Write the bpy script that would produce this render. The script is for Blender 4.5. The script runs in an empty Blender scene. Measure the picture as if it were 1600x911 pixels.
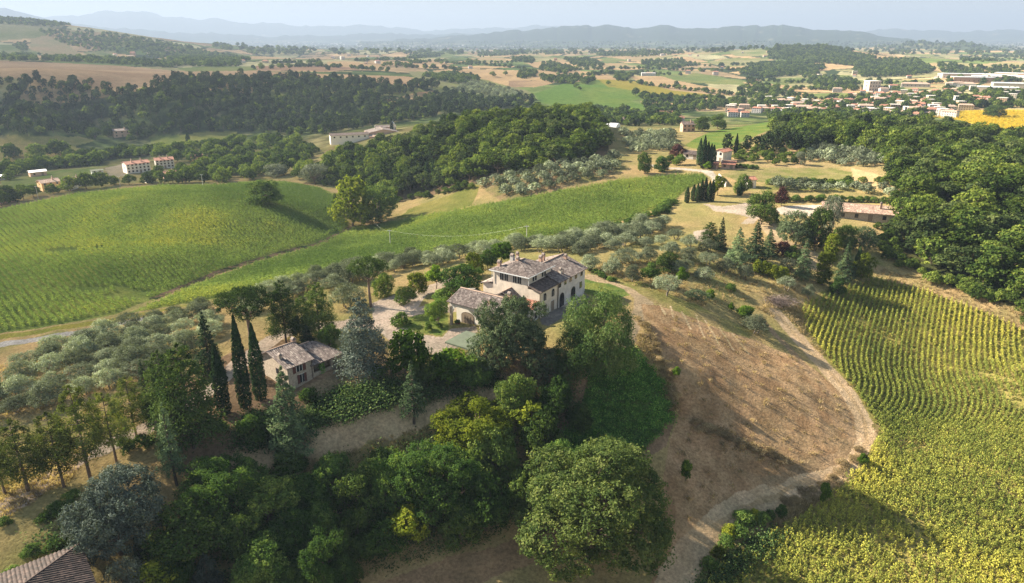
import bpy, math, random
import numpy as np
from math import radians, sin, cos, tan, atan2, log, exp, pi

# ---------------------------------------------------------------- camera, sky, sun, exposure
S = bpy.context.scene
PW, PH = 1600, 911
HFOV, PITCH, CAMZ = radians(72), radians(20), 60.0
F = 800 / tan(HFOV / 2)
cam = bpy.data.cameras.new('camera'); cam.sensor_width = 36; cam.lens = 18 / tan(HFOV / 2)
cam.clip_start = 0.5; cam.clip_end = 60000
camo = bpy.data.objects.new('camera', cam); S.collection.objects.link(camo)
camo.location = (0, 0, CAMZ); camo.rotation_euler = (pi / 2 - PITCH, 0, 0)
S.camera = camo
SUN_EL = radians(32); SUN_DIR = np.array([-0.93, 0.36])       # horizontal direction towards the sun
SUN_DIR /= np.linalg.norm(SUN_DIR)
w = bpy.data.worlds.new('World'); S.world = w; w.use_nodes = True
nt = w.node_tree; nt.nodes.clear()
sky = nt.nodes.new('ShaderNodeTexSky'); sky.sky_type = 'NISHITA'; sky.sun_disc = False
sky.sun_elevation = SUN_EL; sky.sun_rotation = atan2(SUN_DIR[0], SUN_DIR[1])
sky.altitude = 2500; sky.air_density = 1.0; sky.dust_density = 0.6; sky.ozone_density = 1.5
bg = nt.nodes.new('ShaderNodeBackground'); bg.inputs[1].default_value = 0.15
wo = nt.nodes.new('ShaderNodeOutputWorld')
k1 = nt.nodes.new('ShaderNodeVectorMath'); k1.operation = 'MULTIPLY_ADD'; k1.inputs[1].default_value = (1 / 1.1,) * 3; k1.inputs[2].default_value = (1, 1, 1)
k2 = nt.nodes.new('ShaderNodeVectorMath'); k2.operation = 'DIVIDE'          # a hazy sky: its brightest part near the sun is dulled
nt.links.new(sky.outputs[0], k1.inputs[0]); nt.links.new(sky.outputs[0], k2.inputs[0]); nt.links.new(k1.outputs[0], k2.inputs[1])
nt.links.new(k2.outputs[0], bg.inputs[0]); nt.links.new(bg.outputs[0], wo.inputs[0])
sl = bpy.data.lights.new('sun', 'SUN'); sl.energy = 3.6; sl.angle = radians(0.6); sl.color = (1.0, 0.88, 0.70)
so = bpy.data.objects.new('sun', sl); S.collection.objects.link(so)
so.rotation_euler = (pi / 2 - SUN_EL, 0, pi / 2 + atan2(SUN_DIR[1], SUN_DIR[0]))
so.location = (-300, 120, 300)
V = S.view_settings; V.view_transform = 'Standard'; V.look = 'None'; V.gamma = 1; V.exposure = 2.5; V.use_curve_mapping = False
HAZE = 1.25e-4
c = S.cycles
c.max_bounces = 5; c.diffuse_bounces = 3; c.glossy_bounces = 1; c.transmission_bounces = 2; c.volume_bounces = 0
c.transparent_max_bounces = 4; c.caustics_reflective = False; c.caustics_refractive = False
c.use_denoising = True; c.use_adaptive_sampling = False; c.denoising_prefilter = 'NONE'; c.denoising_input_passes = 'RGB_ALBEDO_NORMAL'

# ---------------------------------------------------------------- helpers
rng = np.random.default_rng(7)
C = S.collection
def ray(px, py):
    a = (px - 800) / F; b = (455.5 - py) / F
    return np.array([a, cos(PITCH) + b * sin(PITCH), -sin(PITCH) + b * cos(PITCH)])
def at_z(px, py, z):
    d = ray(px, py); t = (z - CAMZ) / d[2]
    return np.array([d[0] * t, d[1] * t, z])
def fade(t): return t * t * (3 - 2 * t)
_tab = np.random.default_rng(3).random((256, 256))
def vnoise(x, y):
    xi = np.floor(x).astype(int); yi = np.floor(y).astype(int); fx = fade(x - xi); fy = fade(y - yi)
    a = _tab[xi & 255, yi & 255]; b = _tab[(xi + 1) & 255, yi & 255]
    d = _tab[xi & 255, (yi + 1) & 255]; e = _tab[(xi + 1) & 255, (yi + 1) & 255]
    return (a * (1 - fx) + b * fx) * (1 - fy) + (d * (1 - fx) + e * fx) * fy * 1.0
def fbm(x, y, o=4):
    s = 0; a = .5; n = 0
    for i in range(o):
        s = s + a * vnoise(x * 2 ** i + 17.3 * i, y * 2 ** i + 5.1 * i); n += a; a *= .5
    return s / n - .5

# ---------------------------------------------------------------- the lie of the land
# ground points seen in the valley survey: column, row and height (metres against the villa's threshold)
GP = [(843,498,0),(912,457,0),(880,480,0),(940,450,-.3),(760,500,-1.6),(720,505,-2.6),(706,511,-2.7),(690,525,-2.9),(640,515,-3),(600,490,-3),(680,490,-2.6),(640,465,-2.6),
(700,445,-2.2),(740,560,-4.5),(790,566,-3.4),(850,560,-2.5),(620,560,-4.4),(483,594,-4.6),(543,568,-4.4),(453,597,-4.8),(500,530,-4.2),(440,520,-4.6),(560,600,-5),(500,640,-7.5),
(600,655,-8.6),(480,690,-9.4),(700,622,-8),(780,600,-6),(400,720,-10.5),(385,640,-5.5),(304,698,-7.5),(250,660,-7),(143,750,-9.4),(47,766,-10),(0,800,-10.6),(213,678,-7.6),
(100,570,-8),(0,610,-8.5),(200,560,-7),(300,520,-6),(90,525,-9.5),(0,540,-10.5),(200,500,-9.5),(330,470,-8.6),(450,445,-6.5),(560,430,-5.5),(640,440,-3.5),(700,405,-5.5),(800,385,-5.5),
(0,480,-11.5),(150,450,-11.2),(250,400,-11.5),(60,400,-12.5),(250,330,-12),(250,290,-14.5),(120,302,-16.5),(0,326,-18.5),(400,292,-17.5),(330,288,-16),(470,292,-25),
(400,340,-15.5),(450,318,-17),(500,330,-22),(540,356,-27.5),(485,384,-24),(400,406,-20),(310,440,-15.5),(230,458,-13),(520,300,-27),
(610,345,-27),(620,390,-15.5),(520,400,-19),(420,430,-13.5),(560,425,-8.5),(700,345,-16),(800,350,-9.5),(720,380,-9.5),(640,325,-25),(700,305,-18),(745,295,-13),
(860,270,-2.5),(800,285,-8),(860,302,-8),(960,282,-3),(970,250,-1),(1080,275,-1),(1040,262,-1),(950,340,-5),(1060,310,-2.5),(850,378,-5),(960,362,-3.5),(1000,360,-2.8),
(920,420,-.6),(956,427,-.8),(1041,459,-2.2),(1012,407,-1.2),(1077,384,-1.6),(1104,415,-3),(1164,435,-6),(1092,470,-4.3),(1140,486,-7.2),(1228,452,-8),(1262,464,-10),(1181,519,-10.2),(1216,474,-9.2),
(1110,270,0),(1090,312,-1),(1150,330,-1),(1180,345,-1.6),(1190,400,-5),(1253,430,-7.3),(1300,440,-9.3),(1240,385,-4),(1300,395,-5),(1350,335,-1),(1250,325,-.6),(1300,270,0),(1200,272,0),(1390,310,-1.2),
(1320,240,2),(1370,235,2),(1250,240,1.5),(1120,245,0),(1060,240,-.5),(1000,230,-2),(1150,215,-4),(1090,200,-8),(980,205,-9),
(1405,420,-8),(1500,450,-9.5),(1600,490,-11),(1700,540,-14),(1450,360,-3),(1550,400,-5),(1500,300,4),(1600,300,2),(1420,280,3),(1500,236,-2),(1600,256,-6),(1450,222,-3),(1350,208,-1),(1250,200,-3),(1700,300,1),
(1250,480,-12.2),(1350,450,-11),(1450,470,-12.2),(1600,520,-14.6),(1350,540,-17.5),(1300,570,-16.5),(1450,600,-22.5),(1600,620,-21),(1360,670,-22),(1345,640,-20),(1600,750,-25.5),(1450,760,-25),(1300,760,-24),
(1200,795,-24.5),(1290,850,-26.5),(1450,880,-28),(1600,880,-29),(1150,820,-25),(1700,700,-24),(1700,880,-30),
(1000,470,-1),(1030,490,-2.2),(1050,505,-3.6),(1100,540,-6.5),(1180,560,-11),(1150,600,-11.5),(1230,600,-14),(1250,680,-19),(1150,680,-17),(1060,600,-9),(1045,650,-13.5),(1060,750,-19),(1150,750,-21.5),(1070,850,-24.5),(1040,905,-26.5),
(985,490,-.8),(990,530,-2.2),(960,565,-3),(900,580,-3.4),(930,620,-8),(1000,620,-8.5),(860,640,-8.5),(920,690,-13),(980,700,-15),(800,680,-12),(850,740,-17),(700,700,-13.5),(600,700,-12.5),(500,760,-15.5),(400,780,-14.5),(620,800,-19),
(700,880,-23),(800,860,-22.5),(930,890,-24),(560,905,-23.5),(450,880,-20),(300,850,-15.5),(200,840,-13.5),(100,850,-12.5),(0,880,-12.5),(300,760,-11),(-80,800,-11.5),(-80,900,-13),(-80,600,-10),(-80,500,-13),(-80,380,-19),
# middle ground
(220,262,-33),(150,290,-31),(60,300,-32),(20,330,-30),(330,270,-33),(420,262,-33),(60,240,-36),(-60,240,-37),(0,216,-34),(120,212,-34),(230,212,-33.5),(370,206,-33),(300,225,-34.5),(460,240,-31),(-60,290,-35),
(490,280,-29),(560,292,-28.5),(640,308,-27),(520,262,-25),(560,240,-20),(620,225,-12),(700,270,-15),(740,285,-12),(700,225,-3),(800,255,-4),(760,200,3),(850,190,4),(900,215,2),(940,232,0),(930,195,0),(640,200,-14),(560,212,-19),
(680,190,-20),(780,178,-16),(860,172,-24),(500,210,-26),(430,200,-30)]
# farther: column, row, distance
GD = [(0,127,950),(100,131,940),(200,145,900),(260,130,960),(350,128,980),(450,125,1000),(560,130,980),(650,138,950),(620,165,850),(450,165,860),(250,170,820),(50,170,820),(690,150,930),(760,160,920),
(0,108,1150),(200,112,1150),(330,118,1080),(0,94,1400),(100,98,1380),(250,110,1300),(450,110,1250),(560,100,1500),(640,122,1100),(500,93,1800),(760,125,1250),(830,150,1000),(740,135,1080),(860,118,1350),(950,118,1450),
(950,145,1050),(880,163,930),(1040,165,960),(1090,150,1080),(900,128,1180),(1010,128,1300),(1150,150,1150),(1000,185,780),(1150,180,850),
(1300,175,900),(1400,180,870),(1400,160,1030),(1500,160,1000),(1580,165,960),(1500,140,1250),(1400,135,1330),(1600,140,1250),(1580,190,800),(1500,180,860),(1620,205,700),(1300,150,1150),(1200,160,1050),
(1250,128,1500),(1450,118,1700),(1550,112,1850),(1550,98,2500),(1450,95,2700),(1350,97,2100),(1290,120,1650),(1270,73,2700),(1200,78,2600),(1150,95,2200),(1330,85,2500),(1380,110,1850),(1400,90,2250),
(1100,110,1700),(1000,105,1800),(1050,90,2400),(1100,82,3000),(950,92,2300),(850,98,1900),(780,88,2600),(700,84,3000),(640,80,3000),(620,92,2100),(680,98,1800),(720,108,1500),(860,84,3000),(950,80,3500),
(0,90,1700),(60,88,1750),(200,90,1900),(0,60,2200),(0,31,2600),(60,34,2600),(110,42,2500),(150,50,2400),(220,63,2300),(300,78,2200),(380,90,2100),(120,65,2150),(230,80,2050),(-120,20,2600),(-120,60,2200),(-120,100,1300),
(430,90,2600),(500,83,4200),(560,77,5200),(620,75,5800),(450,72,8000),(800,74,7000),(1000,73,6500),(1200,72,6500),(1480,80,5200),(1400,74,6200),(1550,80,4600),(1620,85,4000),(350,72,8000),(300,70,9000),
(100,68,9000),(-150,70,8000),(1750,84,4500),(1750,110,1900),(1750,150,1100),(1750,200,760),(900,72,9000),(600,69,10000),(1200,70,10000),(1700,72,8500),(1500,73,8500)]
pts = [at_z(*p) for p in GP]
for px, py, d in GD:
    r = ray(px, py); h = math.hypot(r[0], r[1]); t = d / h
    pts.append(np.array([r[0] * t, r[1] * t, CAMZ + r[2] * t]))
for az in (-70, -50, -25, 0, 25, 50, 70):                       # under and behind the drone
    pts.append(np.array([45 * sin(radians(az)), 45 * cos(radians(az)), -27. - az * .06]))
for az in (-75, 75):
    for r, z in ((100, -18), (200, -16), (400, -20), (900, -30), (2500, -40), (8000, -55)):
        pts.append(np.array([r * sin(radians(az)), r * cos(radians(az)), z]))
for az in (-75, -50, -25, 0, 25, 50, 75):
    pts.append(np.array([16000 * sin(radians(az)), 16000 * cos(radians(az)), -58.]))
pts = np.array(pts)
U = np.stack([np.arctan2(pts[:, 0], pts[:, 1]), np.log(np.hypot(pts[:, 0], pts[:, 1]))], 1)
def tps(a, b):
    d2 = ((a[:, None, :] - b[None, :, :]) ** 2).sum(-1)
    return np.where(d2 > 1e-12, .5 * d2 * np.log(np.maximum(d2, 1e-12)), 0)
n = len(U); K = tps(U, U) + np.eye(n) * 2e-4
Pm = np.concatenate([np.ones((n, 1)), U], 1)
A = np.block([[K, Pm], [Pm.T, np.zeros((3, 3))]])
sol = np.linalg.solve(A, np.concatenate([pts[:, 2], np.zeros(3)]))
A0, A1, L0, L1, NA, NL = -1.45, 1.45, log(38), log(24000), 560, 620
ga = np.linspace(A0, A1, NA); gl = np.linspace(L0, L1, NL)
GZ = np.zeros((NL, NA))
for i in range(NL):
    q = np.stack([ga, np.full(NA, gl[i])], 1)
    GZ[i] = tps(q, U) @ sol[:n] + sol[n] + q @ sol[n + 1:]
# far ranges of hills: distance, thickness, crest profile (column, row)
RANGES = [(8500, .16, [(560,66),(640,62),(700,57),(760,52),(820,47),(870,44),(905,41),(940,40),(990,44),(1030,43),(1090,45),(1150,42),(1185,40),(1240,41),(1290,45),(1340,52),(1390,59),(1450,65),(1520,67)]),
 (5200, .07, [(1330,78),(1380,72),(1420,66),(1450,65),(1500,68),(1540,72),(1570,79),(1640,82)]),
 (16500, .12, [(-300,30),(-100,24),(120,27),(150,20),(200,17),(260,24),(330,30),(400,36),(450,40),(540,39),(600,42),(660,48),(700,46),(760,45),(800,42),(840,37),(870,40),(920,50),(1000,54),(1300,52),(1350,48),(1400,44),(1480,48),(1600,48),(1750,46),(1900,50)]),
 (11500, .10, [(-300,10),(-80,8),(0,11),(30,17),(60,27),(100,34),(180,44),(300,52),(420,58),(520,54),(600,52),(680,52),(760,56),(860,64)])]
for R, th, prof in RANGES:
    prof = np.array(prof, float)
    paz = np.arctan2((prof[:, 0] - 800) / F, cos(PITCH) + (455.5 - prof[:, 1]) / F * sin(PITCH))
    el = np.array([ray(a, b)[2] / math.hypot(*ray(a, b)[:2]) for a, b in prof])
    zc = CAMZ + el * R
    top = np.interp(ga, paz, zc, left=-70, right=-70)
    top = top + (fbm(ga * 150 + R, ga * 0 + R * .3, 4) * .0042 + fbm(ga * 40 + R, ga * 0 + R, 2) * .004) * R * np.where(top > -60, 1, 0)
    lr = np.log(R)
    nn = fbm(ga[None, :] * R / 500 + R, (gl[:, None] - lr) * 30 + R * .1, 5)
    prof2 = np.exp(-((gl[:, None] - lr) / th) ** 2)
    add = np.maximum(top[None, :] - GZ, 0) * prof2 * (1 + nn * .9 * (1 - prof2)) 
    GZ += np.maximum(add, 0)
mid = np.clip((gl - log(500)) / 1.2, 0, 1)[:, None]             # small swells in the middle distance
GZ += mid * np.exp(gl)[:, None] * .004 * fbm(ga[None, :] * 26, gl[:, None] * 26, 4)
def ground(x, y):
    x = np.asarray(x, float); y = np.asarray(y, float)
    a = np.arctan2(x, y); l = np.log(np.maximum(np.hypot(x, y), 38.01))
    fa = np.clip((a - A0) / (A1 - A0) * (NA - 1), 0, NA - 1.001); fl = np.clip((l - L0) / (L1 - L0) * (NL - 1), 0, NL - 1.001)
    i = fl.astype(int); j = fa.astype(int); u = fl - i; v = fa - j
    return (GZ[i, j] * (1 - u) + GZ[i + 1, j] * u) * (1 - v) + (GZ[i, j + 1] * (1 - u) + GZ[i + 1, j + 1] * u) * v
_RR = np.exp(np.linspace(log(40), log(23000), 2600))
def at(px, py):
    """the ground point that lies on the line of sight through a point of the photograph"""
    d = ray(px, py); h = math.hypot(d[0], d[1]); x = d[0] / h * _RR; y = d[1] / h * _RR
    g = ground(x, y); z = CAMZ + d[2] / h * _RR
    k = np.argmax(z < g)
    if not (z < g).any(): k = len(_RR) - 1
    if k == 0: k = 1
    a = z[k - 1] - g[k - 1]; b = g[k] - z[k]; t = a / (a + b) if a + b > 1e-9 else 0
    r = _RR[k - 1] + t * (_RR[k] - _RR[k - 1])
    x, y = d[0] / h * r, d[1] / h * r
    return np.array([x, y, float(ground(x, y))])
def poly(p, step=14):
    """outline given in photo points -> outline on the ground"""
    out = []
    for i in range(len(p)):
        a = np.array(p[i], float); b = np.array(p[(i + 1) % len(p)], float)
        m = max(1, int(np.hypot(*(b - a)) / step))
        for k in range(m): out.append(at(*(a + (b - a) * k / m))[:2])
    return np.array(out)
def line(p, step=10):
    out = []
    for i in range(len(p) - 1):
        a = np.array(p[i], float); b = np.array(p[i + 1], float)
        m = max(1, int(np.hypot(*(b - a)) / step))
        for k in range(m): out.append(at(*(a + (b - a) * k / m))[:2])
    out.append(at(*p[-1])[:2])
    return np.array(out)
def inside(q, x, y):
    r = np.zeros(x.shape, bool); x0, y0 = q.min(0); x1, y1 = q.max(0)
    m = (x >= x0) & (x <= x1) & (y >= y0) & (y <= y1)
    xs, ys = x[m], y[m]; s = np.zeros(xs.shape, bool); j = len(q) - 1
    for i in range(len(q)):
        xi, yi = q[i]; xj, yj = q[j]
        if yi != yj:
            cond = ((yi > ys) != (yj > ys)) & (xs < (xj - xi) * (ys - yi) / (yj - yi) + xi)
            s ^= cond
        j = i
    r[m] = s
    return r
def near(q, x, y, wd):
    """distance to a polyline where it is under wd (else large)"""
    d = np.full(x.shape, 1e9); x0, y0 = q.min(0) - wd; x1, y1 = q.max(0) + wd
    m = (x >= x0) & (x <= x1) & (y >= y0) & (y <= y1); xs, ys = x[m], y[m]; dd = np.full(xs.shape, 1e9)
    for i in range(len(q) - 1):
        a = q[i]; b = q[i + 1]; v = b - a; L = v @ v + 1e-9
        t = np.clip(((xs - a[0]) * v[0] + (ys - a[1]) * v[1]) / L, 0, 1)
        dd = np.minimum(dd, np.hypot(xs - a[0] - t * v[0], ys - a[1] - t * v[1]))
    d[m] = dd
    return d
# ---------------------------------------------------------------- materials
def mat_new(name):
    m = bpy.data.materials.new(name); m.use_nodes = True; m.node_tree.nodes.clear(); return m
class N:
    """small node-tree writer"""
    def __init__(s, m): s.t = m.node_tree
    def __call__(s, typ, ins=None, **kw):
        n = s.t.nodes.new(typ)
        for k, v in kw.items(): setattr(n, k, v)
        for k, v in (ins or {}).items():
            if isinstance(v, tuple) and hasattr(v[0], 'outputs'): s.t.links.new(v[0].outputs[v[1]], n.inputs[k])
            elif hasattr(v, 'outputs'): s.t.links.new(v.outputs[0], n.inputs[k])
            else: n.inputs[k].default_value = v
        return n
    def mix(s, blend, fac, a, b):
        n = s.t.nodes.new('ShaderNodeMix'); n.data_type = 'RGBA'; n.blend_type = blend
        for i, v in ((0, fac), (6, a), (7, b)):
            if isinstance(v, tuple) and hasattr(v[0], 'outputs'): s.t.links.new(v[0].outputs[v[1]], n.inputs[i])
            elif hasattr(v, 'outputs'): s.t.links.new(v.outputs[0], n.inputs[i])
            else: n.inputs[i].default_value = v if i == 0 else (*v, 1)[:4]
        n2 = n; n2_out = (n, 2); return n2_out
    def ramp(s, fac, stops):
        n = s.t.nodes.new('ShaderNodeValToRGB'); s.t.links.new(fac[0].outputs[fac[1]], n.inputs[0])
        e = n.color_ramp.elements
        while len(e) < len(stops): e.new(.5)
        for el, (p, col) in zip(e, stops): el.position = p; el.color = (*col, 1)
        return n
    def math(s, op, a, b=0.0):
        n = s.t.nodes.new('ShaderNodeMath'); n.operation = op
        for i, v in ((0, a), (1, b)):
            if isinstance(v, tuple): s.t.links.new(v[0].outputs[v[1]], n.inputs[i])
            elif hasattr(v, 'outputs'): s.t.links.new(v.outputs[0], n.inputs[i])
            else: n.inputs[i].default_value = v
        return n
    def out(s, sh, vol=None):
        o = s.t.nodes.new('ShaderNodeOutputMaterial')
        if sh is not None: s.t.links.new(sh.outputs[0], o.inputs[0])
        if vol is not None: s.t.links.new(vol.outputs[0], o.inputs[1])
def grey(v): return (v, v, v)
def ground_material():
    m = mat_new('ground_soil_and_grass'); q = N(m)
    col = q('ShaderNodeVertexColor', layer_name='Col'); geo = q('ShaderNodeNewGeometry')
    n1 = q('ShaderNodeTexNoise', {'Vector': geo, 'Scale': 1.7, 'Detail': 6.0, 'Roughness': .7})
    n2 = q('ShaderNodeTexNoise', {'Vector': geo, 'Scale': .16, 'Detail': 5.0, 'Roughness': .6})
    r1 = q.ramp((n1, 0), [(.3, grey(.58)), (.7, grey(1.38))]); r2 = q.ramp((n2, 0), [(.3, (.80, .84, .80)), (.7, (1.18, 1.14, 1.12))])
    x = q.mix('MULTIPLY', 1.0, col, r1); x = q.mix('MULTIPLY', 1.0, x, r2)
    bp = q('ShaderNodeBump', {'Height': n1, 'Strength': .9, 'Distance': .35})
    q.out(q('ShaderNodeBsdfDiffuse', {'Color': x, 'Roughness': 1.0, 'Normal': bp})); return m
def plain_mat(name, col, rough=.8, var=.25, scale=3.0, metal=0, bump=0.0):
    m = mat_new(name); q = N(m); tc = q('ShaderNodeTexCoord')
    nz = q('ShaderNodeTexNoise', {'Vector': (tc, 3), 'Scale': scale, 'Detail': 5.0, 'Roughness': .65})
    r = q.ramp((nz, 0), [(.28, grey(1 - var)), (.72, grey(1 + var))])
    x = q.mix('MULTIPLY', 1.0, col, r)
    ins = {'Base Color': x, 'Roughness': rough, 'Metallic': metal}
    if bump: ins['Normal'] = q('ShaderNodeBump', {'Height': nz, 'Strength': bump, 'Distance': .05})
    q.out(q('ShaderNodeBsdfPrincipled', ins)); return m
def leaf_mat(name, ca, cb, cc=None, trans=.32, yellow=0.0):
    """foliage: hue drifts from ca to cb leaf by leaf and from tree to tree, the odd sprig is cc"""
    m = mat_new(name); q = N(m)
    at_ = q('ShaderNodeAttribute', attribute_name='leaf'); oi = q('ShaderNodeObjectInfo')
    tc = q('ShaderNodeTexCoord'); nz = q('ShaderNodeTexNoise', {'Vector': (tc, 3), 'Scale': .35, 'Detail': 2.0})
    f = q.math('ADD', (at_, 2), q.math('MULTIPLY', q.math('SUBTRACT', (nz, 0), .5), .9))
    f = q.math('ADD', f, q.math('MULTIPLY', q.math('SUBTRACT', (oi, 5), .5), .5))
    cc = cc or cb
    r = q.ramp((f, 0), [(.12, ca), (.72, cb), (1.05, cc)])
    hv = q('ShaderNodeHueSaturation', {'Color': r, 'Saturation': 1.0})
    q.t.links.new(q.math('ADD', q.math('MULTIPLY', (oi, 5), .5), .75).outputs[0], hv.inputs['Value'])
    d = q('ShaderNodeBsdfDiffuse', {'Color': hv}); tr = q('ShaderNodeBsdfTranslucent')
    tcol = q.mix('MULTIPLY', 1.0, hv, (1.15, 1.2, .55)); q.t.links.new(tcol[0].outputs[tcol[1]], tr.inputs[0])
    mx = q('ShaderNodeMixShader', {0: trans}); q.t.links.new(d.outputs[0], mx.inputs[1]); q.t.links.new(tr.outputs[0], mx.inputs[2])
    q.out(mx); return m
def crop_mat(name, green, yellow, trans=.35):
    """field crop: each plant carries its own ripeness"""
    m = mat_new(name); q = N(m)
    ti = q('ShaderNodeAttribute', attribute_name='tint', attribute_type='INSTANCER'); lf = q('ShaderNodeAttribute', attribute_name='leaf')
    f = q.math('ADD', (ti, 2), q.math('MULTIPLY', q.math('SUBTRACT', (lf, 2), .5), .45))
    r = q.ramp((f, 0), [(0, green[0]), (.45, green[1]), (.75, yellow[0]), (1, yellow[1])])
    d = q('ShaderNodeBsdfDiffuse', {'Color': r}); tr = q('ShaderNodeBsdfTranslucent', {'Color': r})
    mx = q('ShaderNodeMixShader', {0: trans}); q.t.links.new(d.outputs[0], mx.inputs[1]); q.t.links.new(tr.outputs[0], mx.inputs[2])
    q.out(mx); return m
M = {}
M['ground'] = ground_material()

# ---------------------------------------------------------------- object helpers
def link(o): C.objects.link(o); return o
def tag(o, label=None, cat=None, group=None, kind=None):
    for k, v in (('label', label), ('category', cat), ('group', group), ('kind', kind)):
        if v: o[k] = v
    return o
def mesh_np(name, v, f, mats=(), midx=None, attr=None, smooth=False, col=None):
    """v (n,3), f (m,k) all faces of k corners"""
    me = bpy.data.meshes.new(name); v = np.ascontiguousarray(v, np.float32); f = np.ascontiguousarray(f, np.int32)
    me.vertices.add(len(v)); me.vertices.foreach_set('co', v.ravel())
    k = f.shape[1]; me.loops.add(f.size); me.loops.foreach_set('vertex_index', f.ravel())
    me.polygons.add(len(f)); me.polygons.foreach_set('loop_start', np.arange(0, f.size, k, dtype=np.int32))
    me.polygons.foreach_set('loop_total', np.full(len(f), k, np.int32))
    if midx is not None: me.polygons.foreach_set('material_index', np.asarray(midx, np.int32))
    me.polygons.foreach_set('use_smooth', np.full(len(f), smooth))
    for m in mats: me.materials.append(m)
    if attr is not None:
        a = me.attributes.new('leaf', 'FLOAT', 'FACE'); a.data.foreach_set('value', np.ascontiguousarray(attr, np.float32))
    if col is not None:
        a = me.color_attributes.new('Col', 'FLOAT_COLOR', 'POINT')
        a.data.foreach_set('color', np.concatenate([col, np.ones((len(col), 1))], 1).astype(np.float32).ravel())
    me.update(calc_edges=True); me.validate()
    return me
def obj(name, me, parent=None, loc=None):
    o = link(bpy.data.objects.new(name, me))
    if parent is not None: o.parent = parent
    if loc is not None: o.location = loc
    return o
def empty(name, loc, rz=0, sc=None):
    o = link(bpy.data.objects.new(name, None)); o.location = loc; o.rotation_euler = (0, 0, rz); o.empty_display_size = .5
    if sc is not None: o.scale = sc
    return o

# ---------------------------------------------------------------- land use
TAN, TAN2, STRAW = (.34, .235, .125), (.44, .31, .17), (.46, .35, .19)
DRY, DRYG, GRS, GRS2 = (.38, .27, .135), (.24, .22, .085), (.115, .16, .04), (.17, .20, .055)
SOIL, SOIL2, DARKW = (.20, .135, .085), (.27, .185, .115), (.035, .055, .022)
GRAV, GRAV2 = (.40, .32, .26), (.47, .385, .315)
CROP, CROP2 = (.12, .16, .04), (.19, .21, .055)
LAND = []      # (object name or None, colour a, colour b, noise size m, outline | polyline, width)
def area(name, a, b, sz, p): LAND.append((name, a, b, sz, poly(p), None))
def strip(name, a, b, sz, wd, p): LAND.append((name, a, b, sz, line(p), wd))
# far hills and the patchwork of fields
P_TAN, P_TAN2, P_GRN, P_GR2, P_WOOD, P_PALE = (.36,.25,.14), (.42,.29,.16), (.13,.17,.055), (.19,.20,.07), (.04,.06,.025), (.26,.24,.12)
area(None, P_PALE, P_GR2, 60, [(-60,44),(20,40),(75,44),(62,58),(0,64),(-60,66)])
area(None, P_TAN, P_PALE, 60, [(40,62),(60,54),(90,60),(115,76),(140,87),(60,85),(38,78)])
area(None, P_PALE, P_GRN, 40, [(138,82),(165,75),(178,80),(165,89),(140,88)])
area(None, P_TAN, P_PALE, 40, [(88,44),(140,48),(230,63),(270,72),(200,66),(140,60),(95,52)])
area(None, P_PALE, P_GRN, 40, [(-60,68),(20,70),(60,84),(20,90),(-60,86)])
area('field', (.31,.205,.125), (.40,.275,.165), 70, [(-60,92),(0,95),(70,97),(190,103),(280,111),(420,109),(520,115),(640,120),(672,131),(640,136),(560,126),(500,123),(400,121),(270,124),(230,136),(180,140),(100,128),(60,124),(-60,120)])
area(None, P_GRN, P_GR2, 30, [(280,107),(330,103),(400,104),(400,110),(300,112)])
area(None, P_TAN, P_TAN2, 50, [(505,96),(560,96),(618,107),(600,111),(545,109),(508,108)])
area(None, (.24,.15,.1), (.3,.19,.12), 40, [(400,103),(500,103),(560,106),(565,110),(500,111),(400,109)])
area(None, P_GRN, P_WOOD, 30, [(400,112),(560,112),(640,114),(660,120),(520,116)])
area('field', P_TAN2, (.34,.2,.11), 30, [(583,160),(640,148),(680,141),(697,148),(650,157),(602,163)])
area(None, (.2,.19,.1), P_GR2, 40, [(640,112),(720,112),(800,130),(838,150),(815,168),(760,160),(700,152),(675,138)])
area('field', P_TAN2, P_TAN, 60, [(718,113),(745,108),(800,112),(870,107),(950,115),(968,126),(900,129),(830,126),(800,135),(770,127),(725,119)])
area(None, (.25,.17,.11), P_TAN, 50, [(800,126),(880,127),(835,137),(800,136)])
area('field', (.10,.17,.035), (.16,.20,.045), 70, [(835,147),(880,131),(930,124),(975,130),(1040,141),(1105,149),(1100,156),(1020,150),(985,158),(1000,163),(1060,166),(1040,173),(960,171),(890,171),(845,161)])
area(None, (.22,.20,.04), (.27,.22,.04), 60, [(935,124),(980,125),(1050,138),(1110,148),(1090,154),(1010,146),(950,135)])
area(None, P_TAN, P_TAN2, 40, [(985,119),(1030,119),(1100,134),(1170,149),(1130,150),(1050,141),(995,127)])
area(None, P_TAN, P_TAN2, 20, [(1000,158),(1060,161),(1056,167),(1005,164)])
area(None, P_GRN, P_GR2, 40, [(1030,118),(1090,114),(1150,124),(1180,132),(1120,132),(1060,126)])
area(None, P_TAN2, P_PALE, 40, [(1068,114),(1095,108),(1100,113),(1075,117)])
area(None, P_TAN, P_TAN2, 40, [(1160,128),(1200,129),(1260,138),(1240,140),(1170,134)])
area(None, P_PALE, P_GR2, 50, [(1110,96),(1150,90),(1205,91),(1200,100),(1150,104),(1115,100)])
area(None, P_PALE, P_GRN, 50, [(1140,80),(1175,76),(1200,82),(1185,88),(1150,87)])
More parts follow.
